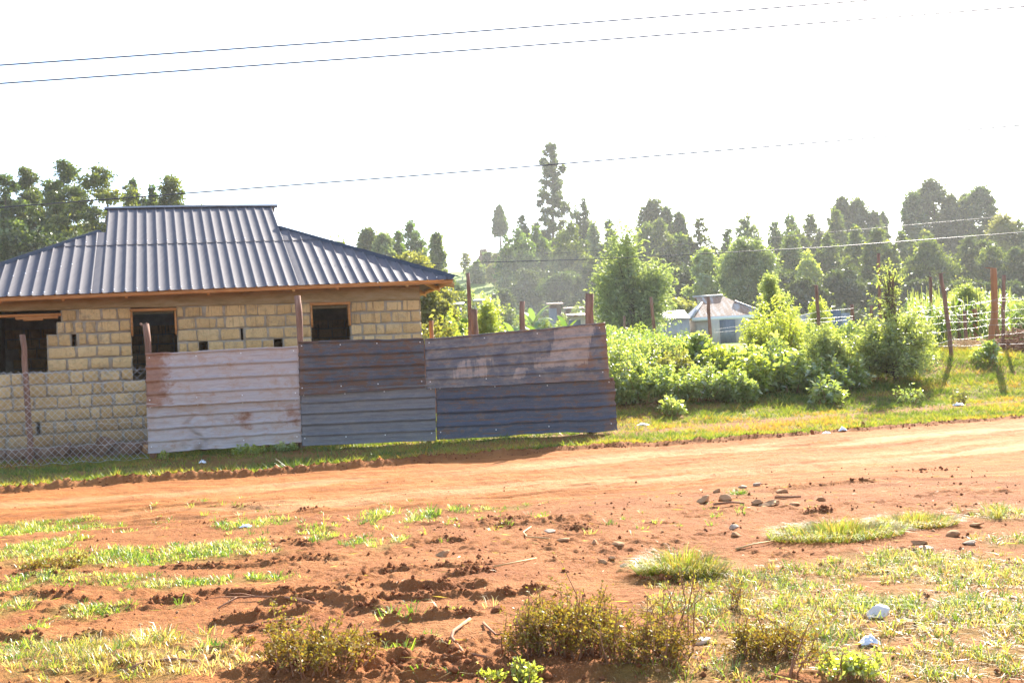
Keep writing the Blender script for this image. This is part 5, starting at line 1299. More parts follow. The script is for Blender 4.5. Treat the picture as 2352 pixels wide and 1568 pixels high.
# lean-to on the left
xa, xb = PR(1514, 735, YT - .5)[0], PR(1584, 730, YT - .5)[0]; zt = PR(1548, 713, YT + 2)[2]; ze = PR(1548, 731, YT - .6)[2]
lt = MB(); lt.add([at(xa - .2, YT - .6, ze), at(xb, YT - .6, ze), at(xb, YT + 2, zt), at(xa - .2, YT + 2, zt)], [(0, 1, 2, 3)]); lt.add([at(xa - .2, YT + 2, zt), at(xb, YT + 2, zt), at(xb, YT + 4, ze + .3), at(xa - .2, YT + 4, ze + .3)], [(0, 1, 2, 3)])
lt.build('lean_to_roof', M['tin_bright'], tin)
lt = MB(); lt.box(at((xa + xb) / 2, YT + 1.8, (gz + ze) / 2), ((xb - xa) / 2, 0, 0), (0, 2.1, 0), (0, 0, (ze - gz) / 2 - .02)); lt.build('lean_to_wall', M['tin_bright'], tin)

def panel_fence(label, panels, Y, group=None):
    Y = Y * KD
    c = PR(panels[0][0], panels[0][2], Y); t = thing('tin_panel_fence', (c[0], Y, HP(c[0], Y)), label, 'fence', group)
    for i, (xa, xb, yt, mt_) in enumerate(panels):
        pa, pb = PR(xa, yt, Y), PR(xb, yt, Y); g = HP(pa[0], Y) - .3; mb = MB(); z2 = pa[2] + random.uniform(-.03, .03)
        mb.box(at((pa[0] + pb[0]) / 2, Y + .03 * (i % 3), (g + z2) / 2), ((pb[0] - pa[0]) / 2, 0, 0), (0, .012, 0), (0, 0, (z2 - g) / 2)); mb.build('panel', M[mt_], t)
panel_fence('blue grey tin sheet fence left of the white lean-to', [(1394, 1420, 734, 'tin_blue'), (1420, 1450, 733, 'tin_grey'), (1450, 1476, 732, 'tin_blue'), (1476, 1514, 724, 'tin_grey')], 60)
panel_fence('grey upright tin sheets in front of the tin house wall', [(1628, 1652, 734, 'tin_grey'), (1652, 1688, 735, 'tin_blue'), (1688, 1720, 733, 'tin_grey')], 60)
panel_fence('mixed pale and dark tin panels right of the yellow green shrub', [(1826, 1850, 724, 'tin_grey'), (1850, 1878, 720, 'tin_grey'), (1884, 1903, 714, 'tin_bright'), (1903, 1931, 713, 'tin_blue'), (1931, 1952, 719, 'tin_bright')], 46)

def hut(label, xa, xb, yt, yb, Y, wall, roof, depth=3.0, name='hut', door=None, slope=.35):
    Y = Y * KD
    pa, pb = PR(xa, yb, Y), PR(xb, yb, Y); zt = PR((xa + xb) / 2, yt, Y)[2]; zb = min(PR((xa + xb) / 2, yb, Y)[2], HP(pa[0], Y)) - .3; xm = (pa[0] + pb[0]) / 2; hwid = (pb[0] - pa[0]) / 2
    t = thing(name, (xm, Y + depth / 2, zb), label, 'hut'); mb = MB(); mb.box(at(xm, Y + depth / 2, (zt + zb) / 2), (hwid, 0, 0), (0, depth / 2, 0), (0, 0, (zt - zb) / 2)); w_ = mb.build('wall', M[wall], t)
    mb = MB(); o_ = .25
    mb.box8([at(xm - hwid - o_, Y - o_, zt), at(xm + hwid + o_, Y - o_, zt), at(xm + hwid + o_, Y + depth, zt + slope), at(xm - hwid - o_, Y + depth, zt + slope), at(xm - hwid - o_, Y - o_, zt + .08), at(xm + hwid + o_, Y - o_, zt + .08), at(xm + hwid + o_, Y + depth, zt + slope + .08), at(xm - hwid - o_, Y + depth, zt + slope + .08)])
    mb.build('roof', M[roof], t)
    if door:
        mb = MB(); f = door; mb.box(at(xm + hwid * f, Y - .03, zb + (zt - zb) * .5), (.4, 0, 0), (0, .03, 0), (0, 0, (zt - zb) * .42)); mb.build('door', M['tin_blue'], t)
    return t
hut('small grey hut with flat tin roof right of the stone house corner', 1029, 1056, 702, 722, 62, 'tin_grey', 'tin_bright', door=.4)
hut('tiny hut with a white tin roof on the slope', 1086, 1108, 692, 702, 90, 'tin_grey', 'tin_bright')
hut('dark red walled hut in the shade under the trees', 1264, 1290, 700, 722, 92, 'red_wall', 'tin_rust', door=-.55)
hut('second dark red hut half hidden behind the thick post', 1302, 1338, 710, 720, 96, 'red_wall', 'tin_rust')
hut('small rusty and grey tin shed left of the thick post', 1314, 1347, 728, 750, 62, 'tin_grey', 'tin_rust', door=-.6)
# ruined house on the hilltop
pr = PR(1118, 602, 262 * KD); g = HP(pr[0], 262 * KD)
ru = thing('ruined_house', (pr[0], 262 * KD, g), 'roofless ruined house on the hilltop skyline', 'house'); mb = MB()
zt = PR(1118, 588, 262 * KD)[2]; hwid = pxm(262, 19)
mb.box(at(pr[0], 262 * KD, (g + zt) / 2 - .5), (hwid, 0, 0), (0, 2, 0), (0, 0, (zt - g) / 2 + .5)); mb.box(at(pr[0] - hwid * .35, 262 * KD, zt + .9), (hwid * .45, 0, 0), (0, 1.9, 0), (0, 0, .9)); mb.build('wall', M['foundation'], ru)

# person standing on the field
pg = on_ground(1063, 645, 80, 290)
hp_ = 11.5 * pg[1] / FPX
person = thing('person', pg, 'person in a pale shirt and dark trousers standing on the green field', 'person')
def skinned(name, verts, edges, rads, mat):
    me = bpy.data.meshes.new(name); me.from_pydata([tuple(v) for v in verts], edges, []); me.update()
    o = bpy.data.objects.new(name, me); COL.objects.link(o); o.parent = person
    sk = o.modifiers.new('skin', 'SKIN'); 
    for v_, r_ in zip(me.skin_vertices[0].data if me.skin_vertices else [], rads): v_.radius = (r_, r_)
    if not me.skin_vertices:
        pass
    sb = o.modifiers.new('sub', 'SUBSURF'); sb.levels = 1; sb.render_levels = 1
    me.materials.append(mat); return o
s = hp_ / 1.7
def tubes(name, chains, mat):
    mb = MB()
    for pts, r_ in chains: mb.tube([pg + np.array(p_) * s for p_ in pts], [q_ * s for q_ in r_], 8)
    return mb.build(name, M[mat], person, smooth=True)
tubes('body', [([(0, 0, 1.36), (0, 0, 1.44), (0, 0, 1.49), (0, -.01, 1.56), (0, -.01, 1.64), (0, 0, 1.70)], [.06, .055, .075, .095, .085, .03]),
               ([(-.24, 0, .98), (-.25, -.02, .88), (-.25, -.04, .78)], [.04, .035, .025]), ([(.24, 0, .98), (.25, -.02, .88), (.25, -.04, .78)], [.04, .035, .025])], 'skin')
tubes('shirt', [([(0, 0, .88), (0, 0, 1.05), (0, 0, 1.25), (0, 0, 1.38), (0, 0, 1.43)], [.17, .17, .20, .17, .07]), ([(-.17, 0, 1.36), (-.22, 0, 1.2), (-.24, 0, .98)], [.075, .06, .05]), ([(.17, 0, 1.36), (.22, 0, 1.2), (.24, 0, .98)], [.075, .06, .05])], 'cloth_pale')
tubes('trousers', [([(0, 0, .98), (-.08, 0, .85), (-.10, 0, .5), (-.11, 0, .05)], [.16, .115, .085, .06]), ([(0, 0, .97), (.08, 0, .85), (.10, 0, .5), (.11, 0, .05)], [.16, .115, .085, .06])], 'cloth_dark')

# ------------------------------------------------------------------ overhead wires
def wire(name, label, pts, sag=0.0, r=.014, mat='cable'):
    mb = MB(); pp = []
    for (a, b) in zip(pts[:-1], pts[1:]):
        for k_ in range(10):
            f = k_ / 10; pp.append(a + (b - a) * f)
    pp.append(pts[-1]); n_ = len(pp)
    pp = [p_ - ZV * sag * 4 * (i / (n_ - 1)) * (1 - i / (n_ - 1)) for i, p_ in enumerate(pp)]
    mb.tube(pp, r, 5, cap=False); return tag(mb.build(name, M[mat]), label, 'cable', 'cables overhead')
def xt(a, b, f0=-.35, f1=1.35): return [a + (b - a) * f for f in (f0, .33, .66, f1)]
wire('overhead_cable', 'uppermost thin cable across the sky', xt(P(0, 145, 22), P(1940, 0, 20.8)), .1, .018)
wire('overhead_cable', 'second cable from the top, close below the uppermost', xt(P(0, 187, 22), P(2352, 10, 20.5)), .1, .018)
wire('overhead_cable', 'middle cable passing in front of the towering eucalyptus', xt(P(0, 472, 30), P(2352, 282, 26)), .12, .023)
wire('overhead_cable', 'lower cable crossing the wood and the feathery acacia', [P(500, 605, 40), P(952, 607, 40), P(1378, 595, 40), P(1895, 568, 40), P(2352, 533.5, 40), P(2700, 500, 40)], 0, .019)
wire('overhead_cable', 'thin faint cable just above the lower one over the wood', [P(1250, 584, 60), P(1555, 562, 60), P(1778, 545, 60), P(2217, 505, 60), P(2352, 493, 60), P(2600, 470, 60)], 0, .013)

# ------------------------------------------------------------------ grass
def blades(name, label, X, Y, hgt, wid, lean, mat, rnd, seed, seg=2, zoff=None, bdir=None):
    rg = np.random.default_rng(seed); n = len(X); Z = H(X, Y) - .004
    if zoff is not None: Z = Z + zoff
    a = rg.uniform(0, 6.28, n); w = np.stack([np.cos(a), np.sin(a), np.zeros(n)], -1) * wid[:, None] * .5
    b = rg.uniform(0, 6.28, n) if bdir is None else bdir + .8 * rg.normal(size=n); ln = np.stack([np.cos(b), np.sin(b), np.zeros(n)], -1) * (lean * hgt)[:, None]
    p0 = np.stack([X, Y, Z], -1); up = np.array([0, 0, 1.])
    if seg == 1:
        V = np.stack([p0 - w, p0 + w, p0 + ln + up * hgt[:, None]], 1).reshape(-1, 3); T = np.arange(n * 3).reshape(n, 3)
        o = np_mesh(name, V, T, None, M[mat], None, {'rnd': np.repeat(rnd, 3)})
    else:
        m1 = p0 + ln * .34 + up * (hgt * (.66 - .12 * lean))[:, None]
        tp = p0 + ln * 1.0 + up * (hgt * np.maximum(1 - .42 * lean, .22))[:, None]
        V = np.stack([p0 - w, p0 + w, m1 + w * .75, m1 - w * .75, tp], 1).reshape(-1, 3)
        i = np.arange(n)[:, None] * 5
        o = np_mesh(name, V, i + np.array([[3, 2, 4]]), i + np.array([[0, 1, 2, 3]]), M[mat], None, {'rnd': np.repeat(rnd, 5)})
    return tag(o, label, 'grass', kind='stuff')
def rg_w(n, w): return w * np.random.default_rng(n).uniform(.6, 1.5, n)
def patch_pts(patches, seed):
    rg = np.random.default_rng(seed); Xs, Ys, Hs, Rs, Ls, Ds = [], [], [], [], [], []
    for (cx, cy, rx, ry, dens, h, dry) in patches:
        c = G(cx, cy); e = pxr(c[1], rx); d0 = G(cx, cy + ry)[1]; d1 = G(cx, cy - ry)[1]
        ey = (d1 - d0) / 2; cyy = (d1 + d0) / 2
        nb = 16; nt_ = int((2.3 if dry < .5 else 3.0) * dens * math.pi * e * ey / nb)
        rr = np.sqrt(rg.random(nt_)); a = rg.uniform(0, 6.28, nt_)
        ta, tr_, th_ = rg.uniform(0, 6.28, nt_ * nb), rg.random(nt_ * nb) ** .7 * .042, np.repeat(rg.uniform(.45, 1.35, nt_), nb)
        td_ = np.repeat(.38 * rg.normal(size=nt_), nb)
        X = np.repeat(c[0] + e * rr * np.cos(a), nb) + tr_ * np.cos(ta); Y = np.repeat(cyy + ey * rr * np.sin(a), nb) + tr_ * np.sin(ta); rr = np.repeat(rr, nb)
        wob = fbm(X * 4.5, Y * 4.5, 4, 70)
        k_ = (rr < .38 + 1.15 * wob) & (fbm(X * 7, Y * 7, 3, 71) > .30 + .16 * rr) & (np.repeat(rg.random(nt_), nb) < 1.15 - .95 * rr ** 2)
        X, Y, rr, ta, tr_, th_, td_ = X[k_], Y[k_], rr[k_], ta[k_], tr_[k_], th_[k_], td_[k_]; m_ = len(X)
        Xs.append(X); Ys.append(Y); Hs.append(h * 1.35 * th_ * rg.uniform(.45, 1.25, m_) * (1.1 - .4 * rr)); Ls.append(rg.uniform(.2, .9, m_) + tr_ * 18); Ds.append(ta)
        Rs.append(np.clip(dry + td_ + .35 * (rg.random(m_) - .5) + .5 * (fbm(X * 3, Y * 3, 3, 72) - .5), 0, 1))
        lie = rg.random(m_) < (.10 + .22 * dry)
        Ls[-1] = np.where(lie, rg.uniform(2.2, 4.5, m_), Ls[-1]); Hs[-1] = np.where(lie, h * rg.uniform(.4, .8, m_), Hs[-1]); Rs[-1] = np.where(lie, rg.uniform(.75, 1, m_), Rs[-1]); Ds[-1] = np.where(lie, rg.uniform(0, 6.28, m_), Ds[-1])
    return [np.concatenate(q_) for q_ in (Xs, Ys, Hs, Ls, Rs, Ds)]
X, Y, hh, le, rr, bd = patch_pts(LEFT, 21)
blades('grass_patch', 'short green grass in scattered patches on the red soil at the left', X, Y, hh, rg_w(len(X), .0048), le, 'grass', rr, 31, bdir=bd)
X, Y, hh, le, rr, bd = patch_pts(DRY, 22)
blades('dry_grass', 'yellow dry grass mat at the bottom left of the foreground', X, Y, hh, rg_w(len(X), .0040), le, 'grass_dry', rr, 32, bdir=bd)
X, Y, hh, le, rr, bd = patch_pts(RIGHT, 23)
blades('grass_patch', 'straggly green and straw coloured grass covering the right foreground', X, Y, hh, rg_w(len(X), .0040), le, 'grass_dry', rr * .95, 33, bdir=bd)
# grass tussocks one can count
def tussock(label, x, y, rx, ry, n, h, mat, dry, seed):
    rg = np.random.default_rng(seed); c = G(x, y); e = pxr(c[1], rx); ey = e * .6
    rr = np.sqrt(rg.random(n)); a = rg.uniform(0, 6.28, n); X = c[0] + e * rr * np.cos(a); Y = c[1] + ey * rr * np.sin(a)
    hh = h * rg.uniform(.35, 1.25, n) * (1.05 - .35 * rr)
    o = blades('grass_tussock', label, X, Y, hh, np.full(n, .0042), rg.uniform(.1, .5, n) + 1.1 * rr, mat, np.clip(dry + .8 * (rg.random(n) - .5), 0, 1), seed, bdir=a)
    del o['kind']; o['category'] = 'grass tuft'; o['group'] = 'grass tussocks in the foreground'; return o
tussock('tall pale topped grass tussock in the middle right foreground', 1560, 1318, 95, 30, 2200, .20, 'grass_dry', .56, 41)
tussock('wide green and reddish tussock at the near edge of the road', 1920, 1232, 150, 30, 3000, .15, 'grass_dry', .52, 42)
tussock('dry yellow tussock behind and right of the wide green one', 2095, 1206, 100, 24, 2200, .13, 'grass_dry', .62, 43)
# verge beyond the road
rg = np.random.default_rng(9); nb = 7; nt_ = 36000
uu = np.repeat(rg.uniform(-9.5, 19, nt_), nb); vv = np.repeat(13.45 + 9.5 * rg.random(nt_) ** 1.25, nb)
tdir = rg.uniform(0, 6.28, nt_ * nb); trd = rg.random(nt_ * nb) ** .7 * .05
uu = uu + trd * np.cos(tdir); vv = vv + trd * np.sin(tdir); n = nt_ * nb
tscale = np.repeat(rg.uniform(.4, 1.0, nt_) + .5 * (rg.random(nt_) < .06), nb); ttone = np.repeat(.30 * rg.normal(size=nt_), nb)
X, Y = xy_of(uu, vv); gn = fbm(X * .9, Y * .9, 4, 50)
path = np.exp(-((vv - np.interp(uu, [0, 5, 9, 14], [14.6, 14.9, 15.3, 15.6])) / .30) ** 2) * sstep(2, 5, uu)
hx, hy = X - C0[0], Y - C0[1]; bb = hx * HN[0] + hy * HN[1]; aa = -(hx * HU[0] + hy * HU[1])
inside = (bb < .12) & (aa > -.1)
keep = (rg.random(n) < np.clip(1.6 * (gn - .22) + .12 + sstep(-1.5, 2.5, uu) * .3, 0, 1) * (1 - .9 * path)) & ~inside & (np.abs(X / Y) < .75)
keep &= rg.random(n) < np.where((uu < 1) & (np.abs(vv - 14.9) < .35), .35, 1)
X, Y, uu, vv, tdir, trd, tscale, ttone = (q_[keep] for q_ in (X, Y, uu, vv, tdir, trd, tscale, ttone)); n = len(X)
dryn = fbm(X * .7 + 9, Y * 1.4, 4, 55)
rnd = np.clip(.38 + ttone + .35 * (rg.random(n) - .5) + 2.6 * (dryn - .50) + 1.2 * (fbm(X * 3.3, Y * 3.3, 3, 57) - .5) + .25 * np.exp(-((vv - 14.4) / .5) ** 2), 0, 1)
hh = tscale * rg.uniform(.05, .11, n) * (1 + 1.1 * sstep(15.5, 20, vv) * sstep(1, 4, uu)) * (.40 + 1.2 * fbm(X * 2.6, Y * 2.6, 4, 56)); 
blades('verge_grass', 'short sunlit grass on the verge beyond the road', X, Y, hh, rg.uniform(.010, .018, n), rg.uniform(.2, .9, n) + trd * 14, 'grass_verge', rnd, 35, seg=1, bdir=tdir)

# ------------------------------------------------------------------ foreground woody herbs
def herb(label, x, y, wD, hD, ns, nl, seed, mat='leaf_brown', leaf=.016, name='woody_herb', lean=0.0, spread=.85):
    rg = np.random.default_rng(seed); c = G(x, y); Y0 = c[1]; w = pxr(Y0, wD); hm = pxr(Y0, hD); g = HP(c[0], c[1]); o = np.array([c[0], c[1], g])
    t = thing(name, o, label, 'plant', 'woody herbs in the foreground'); st = MB(); s0 = random.getstate(); random.seed(seed); pp, ll, sz = [], [], []
    for k_ in range(ns):
        a = rg.uniform(0, 6.28); q_ = math.sqrt(rg.random()) * w * .5; b_ = o + np.array([q_ * spread * math.cos(a), q_ * spread * .8 * math.sin(a), -.01])
        e = o + np.array([q_ * math.cos(a) + lean * hm, q_ * .8 * math.sin(a), hm * rg.choice([.3, .4, .5, .55, .65, .8, 1.0]) * (1 - .35 * (q_ / (w * .5)) ** 2)]) + rg.normal(size=3) * np.array([.09, .09, 0]) * hm
        m_ = (b_ + e) / 2 + np.array([rg.normal() * .02, rg.normal() * .02, .05 * hm]); st.tube([b_, m_, e], [.0038, .0028, .0015], 4, cap=False)
        sub = [(b_, m_, e)]
        for j_ in range(3):
            s_ = rg.uniform(.35, .8); q0 = b_ * (1 - s_) ** 2 + 2 * m_ * s_ * (1 - s_) + e * s_ * s_; q1 = q0 + rg.normal(size=3) * np.array([.10, .10, .05]) * hm * 2.0 + np.array([0, 0, .10 * hm])
            st.tube([q0, (q0 + q1) / 2, q1], [.002, .0016, .001], 3, cap=False); sub.append((q0, (q0 + q1) / 2, q1))
        for bb_, mm_, ee_ in sub:
            for j_ in range(nl):
                s_ = rg.uniform(.25, 1.02); q0 = bb_ * (1 - s_) ** 2 + 2 * mm_ * s_ * (1 - s_) + ee_ * min(s_, 1) ** 2
                pp.append(q0 + rg.normal(size=3) * .006); ll.append(rg.normal(size=3) * .8 + np.array([0, 0, .45])); sz.append(leaf * rg.uniform(.6, 1.3))
    pp = np.array(pp); sz = np.array(sz); V, Q = leaf_quads(rg, pp, np.array(ll), sz, sz * .5, .1)
    zr_ = np.clip((pp[:, 2] - g) / hm, 0, 1)
    np_mesh('foliage', V, None, Q, M[mat], t, {'rnd': np.repeat(np.clip(.25 + .5 * rg.random(len(pp)) + .3 * zr_, 0, 1), 4)})
    st.build('stem', M['twig'], t); random.setstate(s0)
herb('largest bushy reddish green herb at the bottom centre', 1300, 1500, 250, 165, 100, 20, 1, leaf=.017)
herb('sparse tall shoots rising from the largest herb', 1318, 1470, 170, 190, 9, 16, 2, leaf=.015)
herb('looser herb touching the right side of the largest one', 1485, 1530, 220, 150, 66, 17, 3, leaf=.016)
herb('tall thin stemmed herb right of the loose herb', 1545, 1500, 120, 210, 10, 12, 4, leaf=.014)
herb('brownish herb at the bottom left of centre', 735, 1556, 250, 125, 74, 18, 5, leaf=.016)
herb('upright leafy shoot at the left of the brownish herb', 645, 1530, 60, 160, 6, 26, 6, leaf=.017)
herb('small dark green herb beside the flat white stone', 1765, 1510, 150, 95, 40, 16, 7, leaf=.015)
herb('tall single twig herb at the bottom right', 1840, 1565, 90, 230, 4, 16, 8, leaf=.018, lean=.25)
herb('pale young herb at the bottom edge right of centre', 1950, 1566, 150, 90, 16, 14, 9, 'leaf_lime', .022)
herb('pale young herb at the bottom edge under the large herb', 1180, 1566, 150, 70, 12, 14, 10, 'leaf_lime', .020)
herb('low herb on the far side of the brownish herb', 560, 1490, 80, 30, 8, 10, 11, leaf=.014)
herb('small leafy herb beside the tall pale tussock', 1690, 1400, 60, 110, 5, 12, 12, leaf=.014)
herb('low olive herb at the left among the green patches', 125, 1300, 150, 34, 26, 14, 13, leaf=.018)
herb('thin bare twig herb near the ridges of soil', 1165, 1500, 40, 120, 2, 12, 14, leaf=.012, lean=.15)

# sticks
def stick(label, pts, r, mat='twig', name='dry_stick', twigs_=0):
    rg = np.random.default_rng(len(label)); pp = [G(x, y) for x, y in pts]; pp = [np.array([p_[0], p_[1], HP(p_[0], p_[1]) + r * 1.2 + (.01 if 0 < i < len(pp) - 1 else 0)]) for i, p_ in enumerate(pp)]
    mb = MB(); mb.tube(pp, [r * (1 - .5 * i / len(pp)) for i in range(len(pp))], 6)
    for k_ in range(twigs_):
        i = rg.integers(0, len(pp) - 1); b_ = pp[i]; e = b_ + np.array([-rg.uniform(.1, .25), rg.uniform(-.12, .08), rg.uniform(0, .03)]); mb.tube([b_, (b_ + e) / 2 + ZV * .008, e], [r * .5, r * .4, r * .2], 4)
    return tag(mb.build(name, M[mat]), label, 'stick', 'sticks on the soil')
stick('forked brown branch lying on the soil left of centre', [(725, 1390), (660, 1383), (590, 1375), (545, 1372), (500, 1395)], .008, twigs_=3)
stick('curved thick stick at the bottom left edge of the dry grass', [(290, 1566), (330, 1550), (400, 1541), (455, 1540)], .010)
stick('arched bare root in front of the largest herb', [(1080, 1430), (1042, 1460), (1038, 1480), (1065, 1510), (1130, 1530)], .009)
stick('long thin stick pointing at the thick iron post from the soil', [(1135, 1311), (1190, 1297), (1232, 1284)], .006, 'timber_pale')
stick('long twig crossing the ground right of the largest herb roots', [(1110, 1440), (1140, 1470), (1200, 1470), (1280, 1450)], .006)
stick('small curved vine stem beside the dark clod pile', [(1262, 1237), (1210, 1236), (1202, 1225), (1220, 1212)], .007, 'timber_pale')
stick('short straight stick near the right tussock stones', [(1690, 1260), (1730, 1254), (1780, 1245)], .007, 'timber_pale')
stick('dark flat stick among the road stones', [(1640, 1172), (1680, 1169), (1710, 1167)], .012)
stick('slim dark stick behind the road stones', [(1780, 1150), (1840, 1147)], .012)
stick('thin twig lying right of the forked branch', [(540, 1440), (610, 1435), (700, 1418)], .005)

# stones
def stone(label, x, y, wD, hD, mat, seed, name='stone', cat='stone', group='stones lying on the soil', flat=1.0):
    rg = np.random.default_rng(seed); c = G(x, y); w = pxr(c[1], wD) / 2 * .9; h = pxr(c[1], hD) * 1.12; g = HP(c[0], c[1])
    ra = rg.uniform(0, 3.1); ca_, sa_ = math.cos(ra), math.sin(ra); sk1, sk2 = rg.uniform(-.35, .35, 2)
    bm = bmesh.new(); bmesh.ops.create_icosphere(bm, subdivisions=3, radius=1.0)
    cut = [(rg.normal(size=3), rg.uniform(.34, .85)) for _ in range(11)]
    for v in bm.verts:
        p_ = np.array(v.co)
        for nrm, d in cut:
            nn = nrm / np.linalg.norm(nrm); t = p_ @ nn
            if t > d: p_ = p_ - nn * (t - d)
        p_ = p_ * (1 + .05 * rg.normal())
        p_ = np.array([p_[0] * ca_ - p_[1] * sa_, p_[0] * sa_ + p_[1] * ca_, p_[2] + sk1 * p_[0] + sk2 * p_[1]])
        v.co = (p_[0] * w + c[0], p_[1] * w * .75 + c[1], p_[2] * h * .62 + g + h * .26)
    V = np.array([v.co for v in bm.verts]); F = [[v.index for v in f.verts] for f in bm.faces]; bm.free()
    o = np_mesh(name, V, F, None, M[mat], None); return tag(o, label, cat, group)
SG = 'stones lying on the soil'
for i, (lb, x, y, w, h, mt_) in enumerate((
 ('flat white plastered stone at the bottom right beside the loose herb', 1616, 1482, 58, 15, 'plaster'),
 ('upright white stone slab in the right foreground grass', 2020, 1424, 60, 26, 'plaster'),
 ('round brown stone on the open soil in the centre', 1366, 1253, 22, 16, 'stone'), ('dark flat brown stone right of the round one', 1420, 1256, 34, 10, 'stone'),
 ('angular brown stone below the flat brown one', 1405, 1285, 22, 11, 'stone'), ('pale flat stone above the largest herb', 1385, 1300, 28, 10, 'stone'),
 ('pair of flat pale slabs left of the tussock', 1435, 1308, 30, 8, 'pale_stone'), ('white flake on the centre soil near a vine stem', 1265, 1223, 34, 7, 'pale_stone'),
 ('flat buff slab below the dark ridge, left of the vine stem', 1015, 1273, 46, 16, 'stone'), ('broad sunken slab right of the vine stem', 1290, 1244, 50, 14, 'stone'),
 ('largest grey boulder at the near edge of the road', 1618, 1160, 50, 18, 'stone'), ('second boulder touching the largest grey one', 1662, 1155, 44, 18, 'stone'),
 ('low flat boulder right of the touching pair', 1770, 1164, 70, 14, 'stone'), ('dark wedge stone in the middle of the road stones', 1742, 1163, 34, 14, 'stone'),
 ('flat topped stone right of the dark wedge', 1820, 1164, 44, 11, 'stone'), ('pale sharp stone beyond the wedge stones', 1795, 1135, 36, 10, 'stone'),
 ('grey stone farthest right of the road stones', 1885, 1153, 30, 10, 'stone'), ('brown stone just left of the road tuft', 1648, 1136, 22, 10, 'stone'),
 ('tan flat stone beyond the road tuft', 1705, 1122, 26, 8, 'pale_stone'), ('long cream stone at the road tuft', 1740, 1117, 24, 8, 'pale_stone'),
 ('loaf shaped brown stone left of the wide tussock', 1685, 1222, 30, 14, 'pale_stone'), ('dark chunk under the loaf shaped stone', 1690, 1234, 34, 12, 'stone'),
 ('buff stone in the dark clods right of the pile', 1500, 1203, 30, 8, 'stone'), ('reddish block half buried below the vine stem', 1140, 1410, 40, 16, 'clod'),
 ('pale lump of plaster left of the largest herb', 1190, 1440, 34, 20, 'stone'), ('slab at the upper right behind the dry yellow tussock', 2110, 1249, 50, 9, 'stone'),
 ('long slab right of the dry yellow tussock', 2185, 1228, 60, 14, 'stone'), ('pale slab in front of the long slab', 2230, 1250, 50, 9, 'pale_stone'),
 ('buff stone beside the right tussock grass', 2130, 1262, 50, 12, 'pale_stone'), ('cracked stone low on the right lawn', 2040, 1310, 34, 8, 'stone'),
 ('tilted stone on the road shoulder far right', 2245, 1208, 40, 10, 'stone'), ('small white stone in the left dry grass', 344, 1489, 20, 9, 'pale_stone'),
 ('dark earth clod at the road edge beside the white scrap', 1866, 998, 20, 14, 'clod'), ('second dark earth clod right of the white scraps', 1984, 986, 22, 15, 'clod'),
 ('thin pale stone on the verge path', 1690, 956, 34, 8, 'stone'), ('pale stone on the verge right of the path stone', 1860, 935, 30, 9, 'stone'))):
    stone(lb, x, y, w, h, mt_, i)
# pebbles and crumbs nobody could count
rg = np.random.default_rng(12); n = 5200
pb = [], []
Vp, Fp, off = [], [], 0
ico = np.array([(0, 0, 1), (.9, 0, .1), (.28, .85, .1), (-.72, .53, .1), (-.72, -.53, .1), (.28, -.85, .1), (0, 0, -.6)])
icf = [(0, 1, 2), (0, 2, 3), (0, 3, 4), (0, 4, 5), (0, 5, 1), (6, 2, 1), (6, 3, 2), (6, 4, 3), (6, 5, 4), (6, 1, 5)]
ux = rg.uniform(-.58, .62, n); Yp = 3.4 + 9.5 * rg.random(n) ** 1.3; Xp = ux * Yp
_v = uv_of(Xp, Yp)[1]; kk = (fbm(Xp * 1.2, Yp * 1.2, 3, 80) > .40) & ((_v < 8.4) | (rg.random(n) < .22)); Xp, Yp = Xp[kk], Yp[kk]; Zp = H(Xp, Yp)
def crumbs(name, label, cat, sel, mat, smin, smax_):
    V, F = [], []; off = 0
    for i in np.where(sel)[0]:
        s_ = smin + (smax_ - smin) * rg.random() ** 3
        V.append(ico * (s_ * rg.uniform(.45, 1.4, (7, 3))) + np.array([Xp[i], Yp[i], Zp[i] + s_ * .2])); F += [[a + off for a in f] for f in icf]; off += 7
    return tag(np_mesh(name, np.concatenate(V), F, None, M[mat], None), label, cat, kind='stuff')
sel = rg.random(len(Xp)) < .62
crumbs('soil_crumbs', 'small red clods scattered over the bare soil', 'soil', sel, 'clod', .003, .019)
crumbs('gravel', 'pale pebbles scattered over the bare soil', 'gravel', ~sel, 'stone', .003, .016)
# broken clods on the pushed-up ridges
nr = 1500; Xr, Yr = [], []
for k_ in range(nr):
    pts, hh, ww = RIDGES[rg.integers(len(RIDGES))]; i = rg.integers(len(pts) - 1); f = rg.random(); q_ = pts[i] + (pts[i + 1] - pts[i]) * f + rg.normal(size=2) * ww * .9; Xr.append(q_[0]); Yr.append(q_[1])
for k_ in range(2600):
    u = rg.uniform(-9, 16); v = 13.40 + rg.normal() * .10; q_ = xy_of(u, v); Xr.append(q_[0]); Yr.append(q_[1])
Xp, Yp = np.array(Xr), np.array(Yr); Zp = H(Xp, Yp)
crumbs('broken_clods', 'crumbled dark red clods on the ridges and along the road edge', 'soil', np.ones(len(Xp), bool), 'clod', .005, .024)

# dead stems and bits of straw on the soil
rg = np.random.default_rng(15); n = 1500; Yp2 = 3.9 + 7 * rg.random(n) ** 1.2; Xp2 = rg.uniform(-.55, .6, n) * Yp2
a = rg.uniform(0, 6.28, n); L2 = np.stack([np.cos(a), np.sin(a) * .8, .12 * rg.normal(size=n)], -1); ln = .02 + .10 * rg.random(n) ** 2
V, Q = leaf_quads(rg, np.stack([Xp2, Yp2, H(Xp2, Yp2) + .006], -1), L2, ln, .0022 + .03 * ln, 0, .05)
tag(np_mesh('plant_litter', V, None, Q, M['grass_dry'], None, {'rnd': np.repeat(rg.uniform(.6, 1, n), 4)}), 'dead stems and bits of straw strewn over the soil', 'straw', kind='stuff')

